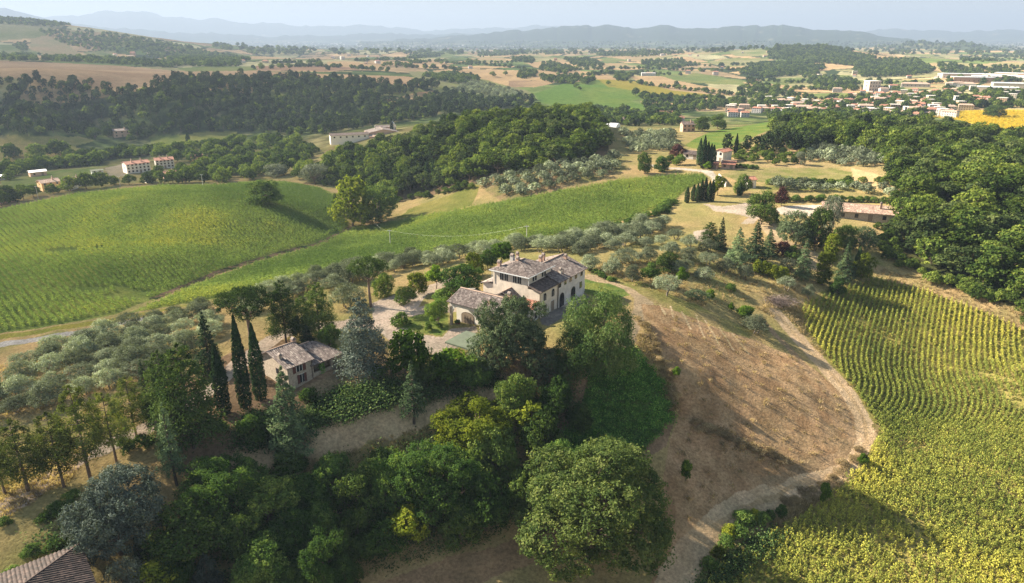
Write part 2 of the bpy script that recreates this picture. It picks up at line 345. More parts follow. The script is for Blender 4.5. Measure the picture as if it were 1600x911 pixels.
for p, a, b in (([(640,84),(700,78),(740,81),(700,90),(650,92)], P_GRN, P_GR2), ([(640,97),(690,92),(735,95),(720,100),(670,102)], P_TAN, P_TAN2), ([(570,97),(640,96),(690,93),(650,102),(600,103)], P_TAN2, P_TAN),
   ([(690,94),(720,89),(738,94),(705,99)], P_GRN, P_WOOD), ([(740,90),(790,88),(800,97),(760,101)], P_TAN, P_PALE), ([(800,86),(850,82),(880,85),(850,89)], P_TAN2, P_PALE), ([(820,99),(880,93),(885,98),(840,106)], P_TAN, P_TAN2),
   ([(905,102),(940,100),(930,108),(900,106)], P_TAN2, P_PALE), ([(925,104),(950,108),(990,112),(960,113)], P_GRN, P_WOOD), ([(935,92),(990,88),(1000,94),(950,97)], P_GRN, P_GR2), ([(945,88),(985,88),(975,93)], P_TAN2, P_TAN),
   ([(975,90),(1010,85),(1040,88),(1000,95)], P_PALE, P_TAN), ([(1050,87),(1085,90),(1110,97),(1075,99)], P_TAN, P_TAN2), ([(1010,95),(1060,94),(1050,102),(1005,101)], P_PALE, P_GR2), ([(935,98),(975,99),(1000,104),(960,107)], P_TAN, P_PALE),
   ([(1080,84),(1130,80),(1110,86)], P_TAN2, P_PALE), ([(1330,76),(1370,73),(1400,77),(1350,80)], P_PALE, P_TAN), ([(1400,77),(1425,79),(1420,82),(1402,81)], P_TAN2, P_PALE), ([(860,78),(930,76),(930,80),(870,82)], P_PALE, P_TAN)):
    area(None, a, b, 60, p)
area(None, P_TAN2, P_PALE, 30, [(1440,98),(1465,98),(1460,108),(1450,110)])
area(None, P_TAN2, P_PALE, 60, [(1490,103),(1560,98),(1620,94),(1620,104),(1540,107)])
area(None, P_TAN2, P_TAN, 30, [(1283,102),(1306,106),(1296,110),(1282,107)])
area(None, P_GRN, P_GR2, 40, [(1190,123),(1265,121),(1270,127),(1225,133),(1195,130)])
area(None, P_GRN, P_GR2, 40, [(1300,116),(1350,118),(1330,122),(1300,121)])
area(None, P_PALE, P_GRN, 40, [(1340,125),(1450,124),(1440,131),(1350,132)])
area(None, P_TAN, P_PALE, 40, [(1405,132),(1485,130),(1480,139),(1410,139)])
area(None, P_GRN, P_GR2, 40, [(1255,146),(1372,145),(1360,154),(1262,154)])
area(None, P_GR2, P_PALE, 40, [(1170,158),(1230,163),(1200,170),(1150,166)])
area('field', (.50,.36,.04), (.42,.33,.05), 14, [(1452,182),(1480,175),(1510,172),(1660,171),(1660,225),(1590,212),(1540,198),(1500,188)])
area(None, P_PALE, P_TAN, 20, [(1560,168),(1610,162),(1620,170),(1570,172)])
# valley floor on the left
area('field', (.19,.20,.055), (.30,.24,.10), 40, [(-60,214),(0,213),(118,211),(150,220),(110,228),(150,238),(60,264),(0,256),(-60,250)])
area('field', (.17,.20,.05), (.24,.22,.07), 30, [(232,213),(372,205),(374,214),(300,228),(240,230)])
area(None, (.12,.16,.05), (.18,.19,.07), 12, [(0,280),(90,266),(160,262),(150,282),(60,292),(0,296)])
area(None, (.26,.22,.15), (.34,.28,.21), 12, [(170,262),(205,252),(212,258),(196,276),(175,274)])
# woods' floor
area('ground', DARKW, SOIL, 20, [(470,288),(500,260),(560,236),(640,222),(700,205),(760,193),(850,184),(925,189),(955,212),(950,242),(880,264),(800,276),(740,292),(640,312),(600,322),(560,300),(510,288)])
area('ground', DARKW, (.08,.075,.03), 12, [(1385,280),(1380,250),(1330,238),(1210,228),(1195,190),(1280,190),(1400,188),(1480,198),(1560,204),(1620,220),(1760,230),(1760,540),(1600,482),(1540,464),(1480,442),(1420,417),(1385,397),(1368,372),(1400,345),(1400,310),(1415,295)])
# orchards and gardens round the upper farm
area(None, (.24,.21,.085), (.32,.25,.12), 10, [(950,202),(1065,200),(1095,225),(1060,245),(985,240)])
area('field', (.10,.17,.035), (.17,.20,.05), 14, [(1072,228),(1110,206),(1205,190),(1212,200),(1150,226),(1110,236)])
area(None, (.36,.26,.14), (.26,.22,.10), 8, [(1140,228),(1260,226),(1330,236),(1385,240),(1390,282),(1340,262),(1210,262),(1150,262)])
area('field', (.17,.18,.06), (.26,.22,.10), 6, [(1128,272),(1160,264),(1210,262),(1300,262),(1348,272),(1338,286),(1210,286),(1150,282)])
area(None, (.15,.17,.05), (.22,.20,.075), 5, [(1190,288),(1340,288),(1350,298),(1290,296),(1200,298)])
area(None, STRAW, TAN2, 5, [(1335,262),(1380,276),(1425,300),(1390,304),(1340,286)])
area(None, (.28,.20,.11), (.19,.18,.07), 8, [(745,292),(780,272),(960,246),(985,262),(940,280),(860,302),(790,314)])
# crop fields
area('field', CROP, CROP2, 9, [(-80,348),(0,326),(120,302),(250,289),(340,288),(400,284),(445,283),(500,293),(523,306),(520,330),(546,348),(543,358),(485,383),(400,405),(300,442),(180,490),(100,507),(0,521),(-80,534)])
area('field', CROP, CROP2, 9, [(552,356),(620,345),(730,325),(860,301),(960,282),(1040,274),(1100,272),(1106,281),(1070,300),(1050,318),(960,350),(880,368),(820,380),(760,383),(690,395),(620,405),(540,425),(440,442),(330,468),(200,490),(304,446),(404,409),(487,387)])
area('field', (.16,.17,.045), (.25,.22,.07), 10, [(622,340),(640,326),(700,305),(748,287),(745,300),(735,322),(650,341)])
area(None, (.24,.21,.05), (.19,.20,.05), 6, [(330,470),(200,492),(100,509),(0,523),(-80,536),(-80,542),(0,530),(100,515),(210,497),(335,474)])
strip(None, SOIL, DARKW, 3, 1.6, [(545,356),(520,368),(485,385),(440,396),(400,407),(350,424),(300,444),(240,466)])
strip(None, TAN, DRYG, 5, 2.5, [(330,473),(210,499),(120,517),(0,540)])
strip('road', (.30,.28,.27), (.36,.34,.33), 6, 2.0, [(-80,552),(0,538),(50,531),(125,519),(170,509),(230,497)])
# villa hill: drives, yards, terraces
area('ground', SOIL, SOIL2, 4, [(240,640),(340,560),(440,530),(560,560),(600,590),(500,640),(400,700),(300,760),(260,720)])
strip('driveway', GRAV, GRAV2, 3, 2.3, [(640,512),(585,508),(540,505),(480,512),(430,528),(380,565),(330,608),(270,650),(200,682),(140,708),(85,738),(30,780),(-60,845)])
strip('driveway', GRAV, GRAV2, 3, 2.4, [(600,488),(640,470),(665,456),(690,444),(712,434)])
area('driveway', GRAV, GRAV2, 3, [(585,500),(582,474),(612,463),(640,458),(668,463),(655,480),(690,476),(735,474),(735,484),(690,490),(640,493),(618,500),(640,515),(668,525),(692,527),(706,513),(740,511),(745,520),(712,545),(690,560),(655,548),(620,540),(600,520)])
area(None, (.12,.17,.04), (.19,.21,.06), 3, [(622,508),(640,494),(690,488),(702,492),(703,512),(690,524),(668,522),(640,514)])
area(None, (.17,.19,.05), (.10,.15,.04), 3, [(905,440),(930,424),(985,446),(990,460),(960,470),(900,455)])
area('path', (.17,.15,.14), (.22,.19,.17), 2, [(843,500),(912,458),(922,464),(905,480),(860,510),(846,508)])
area(None, (.22,.16,.10), (.30,.22,.13), 3, [(478,606),(545,570),(600,562),(645,572),(630,585),(560,603),(495,622)])
area(None, (.06,.09,.025), (.11,.125,.04), 3, [(480,640),(500,622),(560,604),(620,598),(640,622),(600,640),(560,652),(490,668),(430,690),(420,670)])
strip('path', (.46,.335,.205), (.55,.41,.26), 4, 3.2, [(395,722),(430,705),(480,688),(560,664),(640,646),(700,627),(750,610),(790,598)])
area(None, SOIL, SOIL2, 4, [(770,570),(850,560),(905,575),(930,560),(960,570),(985,545),(1010,560),(1040,600),(1060,650),(1045,700),(1000,720),(860,700),(800,640),(770,600)])
strip('path', (.33,.25,.16), (.41,.31,.20), 4, 2.6, [(925,432),(960,440),(990,452),(1005,468),(1006,486),(996,510),(980,532),(968,552)])
area(None, (.07,.11,.03), (.10,.14,.035), 3, [(928,562),(960,550),(992,545),(1040,600),(1048,655),(1005,705),(960,715),(900,700),(860,695),(905,645)])
area('field', (.285,.18,.098), (.40,.27,.155), 3, [(1000,475),(1035,478),(1100,502),(1180,532),(1250,560),(1290,590),(1338,640),(1360,672),(1348,710),(1305,745),(1240,772),(1180,788),(1110,828),(1065,880),(1020,930),(1010,980),(960,980),(1020,900),(1040,860),(1040,750),(1050,690),(1062,650),(1040,570),(1008,520)])
strip(None, (.52,.385,.25), (.45,.325,.20), 5, 2.6, [(1215,490),(1255,535),(1290,572),(1325,615),(1350,655),(1354,690),(1333,718),(1288,746),(1225,770),(1165,792),(1115,828),(1075,872),(1045,925)])
strip(None, (.40,.285,.165), (.46,.33,.20), 5, .55, [(1215,490),(1255,535),(1290,572),(1325,615),(1350,655),(1354,690),(1333,718),(1288,746),(1225,770),(1165,792),(1115,828)])
strip(None, (.26,.18,.105), (.34,.235,.14), 4, 1.0, [(1190,500),(1235,545),(1275,590),(1315,640),(1330,680),(1310,710),(1260,735),(1200,752)])
area('field', (.25,.225,.065), (.32,.26,.095), 3, [(1250,480),(1262,470),(1310,452),(1370,432),(1450,455),(1530,484),(1620,522),(1760,570),(1760,1040),(1060,1040),(1085,940),(1120,890),(1200,835),(1290,780),(1350,722),(1372,672),(1335,612),(1290,560),(1256,512)])
area('field', (.35,.245,.13), (.27,.22,.10), 6, [(1368,412),(1420,418),(1480,443),(1540,465),(1620,490),(1760,545),(1760,572),(1620,524),(1530,486),(1450,457),(1372,432),(1350,425)])
strip(None, (.27,.2,.1), (.19,.16,.06), 3, 1.3, [(1372,668),(1420,690),(1480,716),(1540,748),(1620,800)])
area(None, (.19,.19,.06), (.30,.23,.11), 7, [(925,425),(1000,440),(1060,465),(1120,490),(1180,520),(1170,530),(1090,500),(1020,472),(985,450)])
for p in ([(1050,480),(1056,500)],[(1069,489),(1080,516)],[(1087,493),(1103,529)],[(1104,500),(1123,537)],[(1124,510),(1148,548)],[(1145,521),(1170,553)],[(1036,477),(1042,492)]):
    strip(None, (.55,.42,.27), STRAW, 2, .22, p)
# upper lanes and yards
strip('road', (.42,.36,.31), (.48,.42,.36), 4, 2.2, [(1012,258),(1040,262),(1075,264),(1105,268),(1118,278),(1128,290)])
area('driveway', GRAV, GRAV2, 3, [(1098,319),(1130,322),(1165,317),(1190,322),(1196,332),(1180,350),(1158,350),(1172,340),(1150,333),(1120,330)])
area('driveway', (.46,.39,.33), (.54,.46,.39), 3, [(1212,327),(1230,321),(1295,319),(1300,329),(1290,338),(1215,334)])
area('driveway', GRAV, GRAV2, 3, [(1085,362),(1110,357),(1112,374),(1098,380),(1088,374)])
strip('path', (.40,.30,.19), (.46,.35,.22), 4, 2.6, [(1196,345),(1206,362),(1222,378),(1252,388),(1270,398),(1277,418)])
area('ground', (.36,.235,.13), (.27,.175,.10), 4, [(540,920),(640,893),(740,862),(810,842),(860,850),(830,880),(770,905),(700,960),(560,1000)])
def build_terrain():
    az = np.concatenate([np.linspace(-1.3, -.78, 60, endpoint=False), np.linspace(-.78, .78, 1040), np.linspace(.78, 1.3, 61)[1:]])
    lr = [log(42)]
    while exp(lr[-1]) < 20000:
        r = exp(lr[-1]); lr.append(lr[-1] + (.0035 if r < 70 else .0024 if r < 210 else .0042 if r < 1000 else .008 if r < 4000 else .013))
    lr = np.array(lr); nr, na = len(lr), len(az)
    RR = np.exp(lr)[:, None] * np.ones((1, na)); AA = az[None, :] * np.ones((nr, 1))
    x = (RR * np.sin(AA)).ravel(); y = (RR * np.cos(AA)).ravel(); r = RR.ravel(); z = ground(x, y)
    jit = np.clip(r * .005, .5, 14)
    xj = x + jit * 3 * fbm(x / (jit * 5), y / (jit * 5), 3); yj = y + jit * 3 * fbm(x / (jit * 5) + 90, y / (jit * 5) + 31, 3)
    cls = np.zeros(len(x), int); col = np.zeros((len(x), 3))
    # base cover: dry grass near, hedged green-and-straw country farther off, blue-green forest on the ranges
    n1 = fbm(x / 14, y / 14, 4) * 2 + .5; t = np.clip(n1, 0, 1)[:, None]
    col[:] = np.array(DRY) * (1 - t) + np.array(DRYG) * t
    ffar = np.clip((r - 420) / 300, 0, 1)[:, None]
    u = AA.ravel(); q1 = fbm(u * 60, lr.repeat(na) * 60, 4); q2 = fbm(u * 25 + 50, lr.repeat(na) * 25, 3)
    t2 = np.clip(q1 * 3.0 + .35, 0, 1)[:, None]; t3 = np.clip(q2 * 4 + .3, 0, 1)[:, None]
    farc = np.array(P_WOOD) * (1 - t2) + (np.array(P_GRN) * (1 - t3) + np.array(P_PALE) * t3) * t2
    # patchwork of small fields: straw, pale stubble, green crop, copse
    sd = np.random.default_rng(21); ns = 760; sa = sd.uniform(-.85, .85, ns); sr = np.sqrt(sd.uniform(950 ** 2, 4600 ** 2, ns)); sx, sy = sr * np.sin(sa), sr * np.cos(sa)
    pal = np.array([P_TAN, P_TAN2, P_PALE, P_PALE, P_GRN, P_GR2, P_TAN2, (.10, .14, .045), (.30, .22, .13), (.33, .30, .17)]); pc = pal[sd.integers(0, len(pal), ns)]
    pm_ = np.nonzero((r > 900) & (r < 4700))[0]; wx = x[pm_] + 50 * fbm(x[pm_] / 160, y[pm_] / 160, 3); wy = y[pm_] * 1.0 + 50 * fbm(x[pm_] / 160 + 40, y[pm_] / 160, 3)
    for c0 in range(0, len(pm_), 20000):
        k_ = slice(c0, c0 + 20000); d2 = (wx[k_, None] - sx) ** 2 + ((wy[k_, None] - sy) * .75) ** 2; j = np.argpartition(d2, 1, axis=1)[:, :2]
        da = np.sqrt(np.take_along_axis(d2, j, 1)); sw = da[:, 0] > da[:, 1]; j0 = np.where(sw, j[:, 1], j[:, 0]); edge = np.abs(da[:, 0] - da[:, 1]) < 9
        cc = pc[j0] * (.9 + .4 * t2[pm_[k_]]); cc[edge] = P_WOOD; farc[pm_[k_]] = cc
    col = col * (1 - ffar) + farc * ffar
    names = ['ground', 'hills', 'mountains']
    cls[r > 1500] = 1; cls[r > 4800] = 2
    fm = np.clip((r - 4200) / 1500, 0, 1)[:, None] * np.clip((z[:, None] + 40) / 60, 0, 1)
    mt = np.array((.035, .055, .028)); col = col * (1 - fm) + (mt + np.clip(q1[:, None] * 4 - .9, 0, 1) * np.array((.25, .2, .13))) * fm
    # painted towns of the far plain: pale roofs among trees
    pl = ((r > 3500) & (z < -30)); sp = vnoise(u * 420, lr.repeat(na) * 150); pm = pl & (sp > .80)
    col[pl] = col[pl] * .6; col[pm] = (.42, .40, .37)
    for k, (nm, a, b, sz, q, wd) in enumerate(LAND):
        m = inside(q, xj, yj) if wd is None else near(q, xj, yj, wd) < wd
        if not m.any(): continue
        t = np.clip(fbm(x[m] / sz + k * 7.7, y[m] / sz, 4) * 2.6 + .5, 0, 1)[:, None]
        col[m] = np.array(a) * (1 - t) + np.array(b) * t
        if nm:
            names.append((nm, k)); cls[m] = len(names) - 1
    # small relief
    near_ = np.clip(1 - r / 500, 0, 1)
    z = z + near_ * (fbm(x / 5, y / 5, 4) * .7) * np.where(np.isin(cls, [i for i, s in enumerate(names) if not isinstance(s, str) and s[0] in ('road', 'driveway')]), .2, 1)
    V3 = np.stack([x, y, z], 1)
    ii, jj = np.meshgrid(np.arange(nr - 1), np.arange(na - 1), indexing='ij'); b0 = (ii * na + jj).ravel()
    Q = np.stack([b0, b0 + 1, b0 + na + 1, b0 + na], 1)
    cf = cls[b0]
    info = {'ground': 'dry hillside ground of straw coloured grass around the villa', 'hills': 'rolling hills with hedges and small fields behind the valley', 'mountains': 'hazy plain and blue mountain ranges along the horizon'}
    merged = {}
    for i, s in enumerate(names):
        key = s if isinstance(s, str) else ('ground' if s[0] == 'ground' else s)
        merged.setdefault(key, []).append(i)
    # several strips of one road or drive are one object
    for nm in ('driveway', 'path', 'road'):
        ks = [k for k in merged if not isinstance(k, str) and k[0] == nm]
        if nm == 'driveway' or nm == 'path' or nm == 'road':
            allk = sum((merged.pop(k) for k in ks), []); merged[nm] = allk
    lab = iter(FIELD_LABELS)
    for key, ids in merged.items():
        sel = np.isin(cf, ids)
        nm = key if isinstance(key, str) else key[0]
        L = info.get(key) or {'driveway': 'pale gravel driveways and yards on the villa hill', 'path': 'bare earth paths over the hillside terraces', 'road': 'narrow grey country lanes beside the fields'}.get(key) or next(lab, 'farm field')
        if not sel.any(): continue
        f = Q[sel]; used, inv = np.unique(f, return_inverse=True)
        me = mesh_np(nm, V3[used], inv.reshape(f.shape), [M['ground']], smooth=True, col=col[used])
        tag(obj(nm, me), L, nm, kind='structure')
FIELD_LABELS = ['reddish brown ploughed field along the ridge above the pine forest', 'small tan clearing of stubble within the pine forest', 'wide tan stubble field on the rolling hills behind the olive rows', 'bright green meadow sloping down behind the wooded hill',
 'bright yellow sunflower field with a clump of oaks beside the town', 'yellow green meadow below the pine forest and above the village', 'small green meadow with a lone cypress below the forest', 'green crop strip behind the upper farmhouse',
 'mown grassy field in front of the upper farm', 'domed sunflower field rising on the far side of the ditch', 'long green sunflower field sloping from the ridge down to the ditch', 'golden grass strip below the wooded hill',
 'mown bare field of tan stubble on the slope below the villa', 'sunflower field in curved rows on the lower slope', 'strip of dry tan ground along the edge of the oak wood']
build_terrain()
# ---------------------------------------------------------------- plants: meshes
DENS = 1.5
def norm(a): return a / np.maximum(np.linalg.norm(a, axis=-1, keepdims=True), 1e-9)
def leaves(pos, nrm, a, b, r, bend=.0):
    """one small blade per point: half length a, half width b"""
    t = norm(np.cross(nrm, r.normal(size=pos.shape))); s = np.cross(nrm, t); n = len(pos)
    a = np.broadcast_to(a, n)[:, None] * r.uniform(.65, 1.3, (n, 1)); b = np.broadcast_to(b, n)[:, None] * r.uniform(.65, 1.3, (n, 1))
    v = np.stack([pos - t * a, pos + s * b + nrm * a * .15, pos + t * a, pos - s * b + nrm * a * .15], 1).reshape(-1, 3)
    return v, np.arange(4 * n).reshape(-1, 4)
def sphere_dirs(n, r):
    i = np.arange(n) + .5; ph = np.arccos(1 - 2 * i / n); th = pi * (1 + 5 ** .5) * i + r.uniform(0, 6.28)
    return norm(np.stack([np.cos(th) * np.sin(ph), np.sin(th) * np.sin(ph), np.cos(ph)], 1) + r.normal(size=(n, 3)) * .12)
def clumped(r, lobes, nsub, sub, per, la, lb, up=.25, low=-.8, flat=.8, rough=.5):
    nsub = int(nsub * DENS); sub *= 1.08
    lobes = np.array(lobes, float); c = lobes[:, :3]; R = lobes[:, 3:6]
    area_ = (R[:, 0] * R[:, 2]) ; cnt = np.maximum(4, (nsub * area_ / area_.sum()).astype(int))
    P_, D_ = [], []
    for k in range(len(lobes)):
        d = sphere_dirs(cnt[k], r); d = d[d[:, 2] > low]
        p = c[k] + d * R[k] * r.uniform(.68, 1.04, (len(d), 1))
        keep = np.ones(len(p), bool)
        for j in range(len(lobes)):
            if j != k: keep &= (((p - c[j]) / R[j]) ** 2).sum(1) > .5
        P_.append(p[keep]); D_.append(norm(d[keep] / R[k]))
    p = np.concatenate(P_); d = np.concatenate(D_)
    sr = sub * r.uniform(.6, 1.35, len(p)); m = len(p)
    q = np.repeat(np.arange(m), per); e = norm(r.normal(size=(len(q), 3)))
    pos = p[q] + e * (sr[q] * r.uniform(.35, 1.0, len(q)))[:, None] * np.array([1, 1, flat])
    nrm = norm(e * .55 + d[q] * .55 + np.array([0, 0, up]) + r.normal(size=e.shape) * rough)
    v, f = leaves(pos, nrm, la, lb, r)
    at_ = np.clip(r.uniform(0, 1, m)[q] * .6 + r.uniform(0, 1, len(q)) * .4, 0, 1)
    return v, f, at_
def tubes(paths, sides=6):
    V_, F_ = [], []; o = 0
    for p, rad in paths:
        p = np.array(p, float); rad = np.array(rad, float); n = len(p)
        tg = norm(np.gradient(p, axis=0)); ref = np.array([1., .2, 0]) if abs(tg[0, 2]) > .5 else np.array([0, 0, 1.])
        a = norm(np.cross(tg, ref)); b = np.cross(tg, a); th = np.arange(sides) / sides * 2 * pi
        ring = p[:, None, :] + rad[:, None, None] * (np.cos(th)[None, :, None] * a[:, None, :] + np.sin(th)[None, :, None] * b[:, None, :])
        V_.append(ring.reshape(-1, 3))
        for i in range(n - 1):
            for s in range(sides):
                F_.append((o + i * sides + s, o + i * sides + (s + 1) % sides, o + (i + 1) * sides + (s + 1) % sides, o + (i + 1) * sides + s))
        o += n * sides
    return np.concatenate(V_), np.array(F_)
def bent(a, b, r, k=5, w=.08):
    a = np.array(a, float); b = np.array(b, float); t = np.linspace(0, 1, k)[:, None]; L = np.linalg.norm(b - a)
    j = r.normal(size=(k, 3)) * L * w; j[0] = 0; j[-1] = 0
    return a + (b - a) * t + j + np.array([0, 0, 1]) * (np.sin(t * pi) * L * -.06)
M['bark'] = plain_mat('brown_bark', (.13, .095, .07, 1)[:3], .95, .35, 4, bump=.5)
M['bark_grey'] = plain_mat('grey_bark', (.20, .17, .14), .95, .35, 4, bump=.5)
M['bark_dark'] = plain_mat('dark_bark', (.085, .065, .05), .95, .35, 4, bump=.5)
LM = {
 'oak': leaf_mat('oak_leaves', (.039, .074, .021), (.105, .155, .039), (.185, .229, .056)),
 'holm': leaf_mat('holm_oak_leaves', (.035, .057, .030), (.083, .115, .060), (.149, .175, .096), .2),
 'fresh': leaf_mat('fresh_green_leaves', (.050, .105, .013), (.127, .209, .024), (.220, .297, .039), .4),
 'robinia': leaf_mat('feathery_leaves', (.035, .076, .022), (.083, .145, .038), (.166, .228, .055), .4),
 'hero': leaf_mat('big_oak_leaves', (.030, .056, .018), (.085, .118, .034), (.15, .175, .055)),
 'acacia': leaf_mat('acacia_leaves', (.032, .067, .023), (.078, .124, .039), (.138, .178, .063), .25),
 'yellow': leaf_mat('yellow_green_leaves', (.075, .105, .014), (.165, .20, .025), (.27, .28, .035), .4),
 'olive': leaf_mat('olive_leaves', (.105, .125, .082), (.239, .273, .183), (.405, .448, .323), .2),
 'pine': leaf_mat('pine_needles', (.032, .061, .019), (.089, .133, .036), (.162, .203, .052), .2),
 'pinel': leaf_mat('light_pine_needles', (.068, .092, .024), (.165, .195, .045), (.255, .270, .068), .25),
 'dark': leaf_mat('dark_conifer_needles', (.025, .047, .023), (.065, .101, .047), (.118, .154, .064), .15),
 'cedar': leaf_mat('blue_cedar_needles', (.036, .050, .040), (.088, .112, .092), (.155, .18, .152), .12),
 'cedarg': leaf_mat('green_cedar_needles', (.055, .094, .044), (.133, .188, .091), (.219, .274, .133), .15),
 'cypress': leaf_mat('cypress_scales', (.017, .037, .017), (.043, .080, .030), (.092, .131, .041), .12),
 'plum': leaf_mat('purple_leaves', (.050, .022, .022), (.120, .055, .050), (.190, .100, .070), .25),
 'bush': leaf_mat('shrub_leaves', (.042, .083, .022), (.113, .180, .040), (.196, .256, .060), .3),
 'dry': leaf_mat('dry_weeds', (.24, .185, .11), (.38, .29, .175), (.50, .40, .26), .35),
 'ivy': leaf_mat('ivy_leaves', (.055, .140, .030), (.127, .254, .055), (.228, .379, .076), .3),
 'wood_light': leaf_mat('lighter_woodland_leaves', (.05, .085, .016), (.125, .165, .030), (.19, .215, .045)),
 'wood_dark': leaf_mat('darker_woodland_leaves', (.030, .053, .020), (.077, .106, .037), (.125, .150, .050)),
 'wood': leaf_mat('woodland_leaves', (.036, .068, .017), (.103, .149, .030), (.193, .227, .048)),
 'forest': leaf_mat('pine_forest_needles', (.022, .040, .017), (.054, .079, .031), (.096, .120, .042), .15),
 'willow': leaf_mat('silver_willow_leaves', (.080, .095, .065), (.170, .190, .140), (.260, .280, .210), .2),
 'brush': leaf_mat('dry_branches', (.090, .070, .065), (.190, .150, .140), (.270, .220, .200), .05),
}
def rnd_lobes(r, n, w, h, z0, spread=.55, size=(.30, .46), squash=.8, top=None):
    L = []
    for k in range(n):
        a = 2 * pi * (k + r.uniform(-.3, .3)) / max(1, n - 2); rr = w / 2 * spread * (r.uniform(.75, 1.1) if k < n - 2 else r.uniform(0, .35))
        s = w / 2 * r.uniform(*size) * 2 * .72; z = r.uniform(z0 + s * squash * .7, h - s * squash * 1.25) if k < n - 2 else h - s * squash * r.uniform(.95, 1.15)
        L.append((cos(a) * rr, sin(a) * rr, z, s, s, s * squash))
    return L
def broad(seed, w=10, h=10, nl=9, nsub=200, per=26, sub=.85, la=.24, lb=.15, trunk=.12, z0=.22, bark='bark', leaf='oak', spread=.58, size=(.28, .44), squash=.82, multi=1, up=.25, rough=.5, tr=.28):
    r = np.random.default_rng(seed); L = rnd_lobes(r, nl, w, h, h * z0, spread, size, squash)
    v, f, a = clumped(r, L, nsub, sub, per, la, lb, up=up, rough=rough)
    s = h / v[:, 2].max(); v *= np.array([1, 1, s])
    paths = []
    for k in range(multi):
        an = 6.28 * k / max(1, multi) + r.uniform(0, 1); b0 = np.array([cos(an), sin(an), 0]) * (.0 if multi == 1 else .25)
        t1 = np.array([r.normal() * .3, r.normal() * .3, h * (z0 + .12)]) + b0 * 3
        paths.append((bent(b0 - np.array([0, 0, .6]), t1, r), np.linspace(tr * 1.25, tr * .7, 5)))
        for l in L[k::multi]:
            paths.append((bent(t1 * .92, np.array(l[:3]) * np.array([1, 1, s]) + np.array([0, 0, l[5] * .2]), r, 4), np.linspace(tr * .6, tr * .12, 4)))
    tv, tf = tubes(paths)
    return (mesh_np('crown', v, f, [LM[leaf]], attr=a), mesh_np('trunk', tv, tf, [M[bark]], smooth=True), w, h)
def olive(seed):
    r = np.random.default_rng(seed)
    m = broad(seed, 5.6, 4.6, 7, 135, 34, .62, .19, .05, bark='bark_grey', leaf='olive', spread=.55, size=(.30, .42), squash=.74, multi=2, z0=.24, up=.5, rough=.7, tr=.16)
    return m
def conifer(seed, h=14, w=6.5, levels=20, leaf='dark', z0=.12, droop=-.15, la=.26, lb=.10, per=46, puff=.0, power=.8, bark='bark_dark', wood=True, nb=8, thick=.10, shape=None):
    r = np.random.default_rng(seed); P_, N_, A_ = [], [], []; paths = []
    for i in range(levels):
        t = i / (levels - 1); z = h * (z0 + (1 - z0) * t)
        L0 = w / 2 * ((1 - t) ** power if shape is None else shape(t)) + .12
        k = max(3, int(nb * (.45 + .55 * (1 - t))))
        for b in range(k):
            a = 2.4 * i + 2 * pi * b / k + r.uniform(-.35, .35); L = L0 * r.uniform(.62, 1.12)
            zz = z + r.uniform(-.4, .4) * h / levels
            n_ = max(6, int(per * (.3 + L / (w / 2))))
            s = r.uniform(.18, 1, n_) ** .7 if puff == 0 else np.clip(r.normal(.85, puff, n_), .2, 1.12)
            dx = np.array([cos(a), sin(a)]); side = np.array([-sin(a), cos(a)])
            off = r.normal(size=n_) * L * thick * (1.6 - s) * 1.5 if puff == 0 else r.normal(size=n_) * L * .2
            x = dx[0] * s * L + side[0] * off; y = dx[1] * s * L + side[1] * off
            zp = zz + droop * L * s ** 1.5 + r.normal(size=n_) * (.10 + thick * L * .25 if puff == 0 else L * .13)
            P_.append(np.stack([x, y, zp], 1)); N_.append(norm(np.stack([dx[0] * .35 + r.normal(size=n_) * .45, dx[1] * .35 + r.normal(size=n_) * .45, .75 + r.normal(size=n_) * .35], 1)))
            A_.append(np.clip(r.uniform() * .5 + r.uniform(0, .5, n_), 0, 1))
            if wood and b % 2 == 0 and L > .6:
                e = np.array([dx[0] * L * .9, dx[1] * L * .9, zz + droop * L * .8]); paths.append((np.array([[0, 0, zz - .1], e * np.array([.5, .5, 0]) + np.array([0, 0, zz + droop * L * .3]), e]), [.06 + .012 * L, .045, .015]))
    pos = np.concatenate(P_); v, f = leaves(pos, np.concatenate(N_), la, lb, r)
    tr = .018 * h
    paths.append((np.array([[0, 0, -.7], [.05, .02, h * .25], [-.04, .05, h * .55], [0, 0, h * .97]]), [tr * 1.2, tr * .9, tr * .55, .03]))
    tv, tf = tubes(paths, 5)
    return (mesh_np('crown', v, f, [LM[leaf]], attr=np.concatenate(A_)), mesh_np('trunk', tv, tf, [M[bark]], smooth=True), w, h)
def stone_pine(seed):
    r = np.random.default_rng(seed); h, w = 13, 12; L = []
    for k in range(11):
        a = 2.4 * k; rr = w / 2 * .74 * math.sqrt(k / 10.); s = r.uniform(1.6, 2.3); L.append((cos(a) * rr, sin(a) * rr, h - 2.3 - 2.8 * (rr / 6) ** 2, s, s, s * .85))
    v, f, a_ = clumped(r, L, 420, .55, 34, .17, .07, up=.6, low=-.35)
    v *= np.array([1, 1, h / v[:, 2].max()])
    paths = [(np.array([[0, 0, -.6], [.25, .1, h * .3], [.1, .2, h * .62]]), [.42, .34, .27])]
    for l in L: paths.append((bent((.1, .2, h * (.48 + .14 * r.uniform())), np.array(l[:3]) - np.array([0, 0, .3]), r, 5, .05), [.17, .13, .09, .06, .03]))
    tv, tf = tubes(paths)
    return (mesh_np('crown', v, f, [LM['pine']], attr=a_), mesh_np('trunk', tv, tf, [M['bark']], smooth=True), w, h)
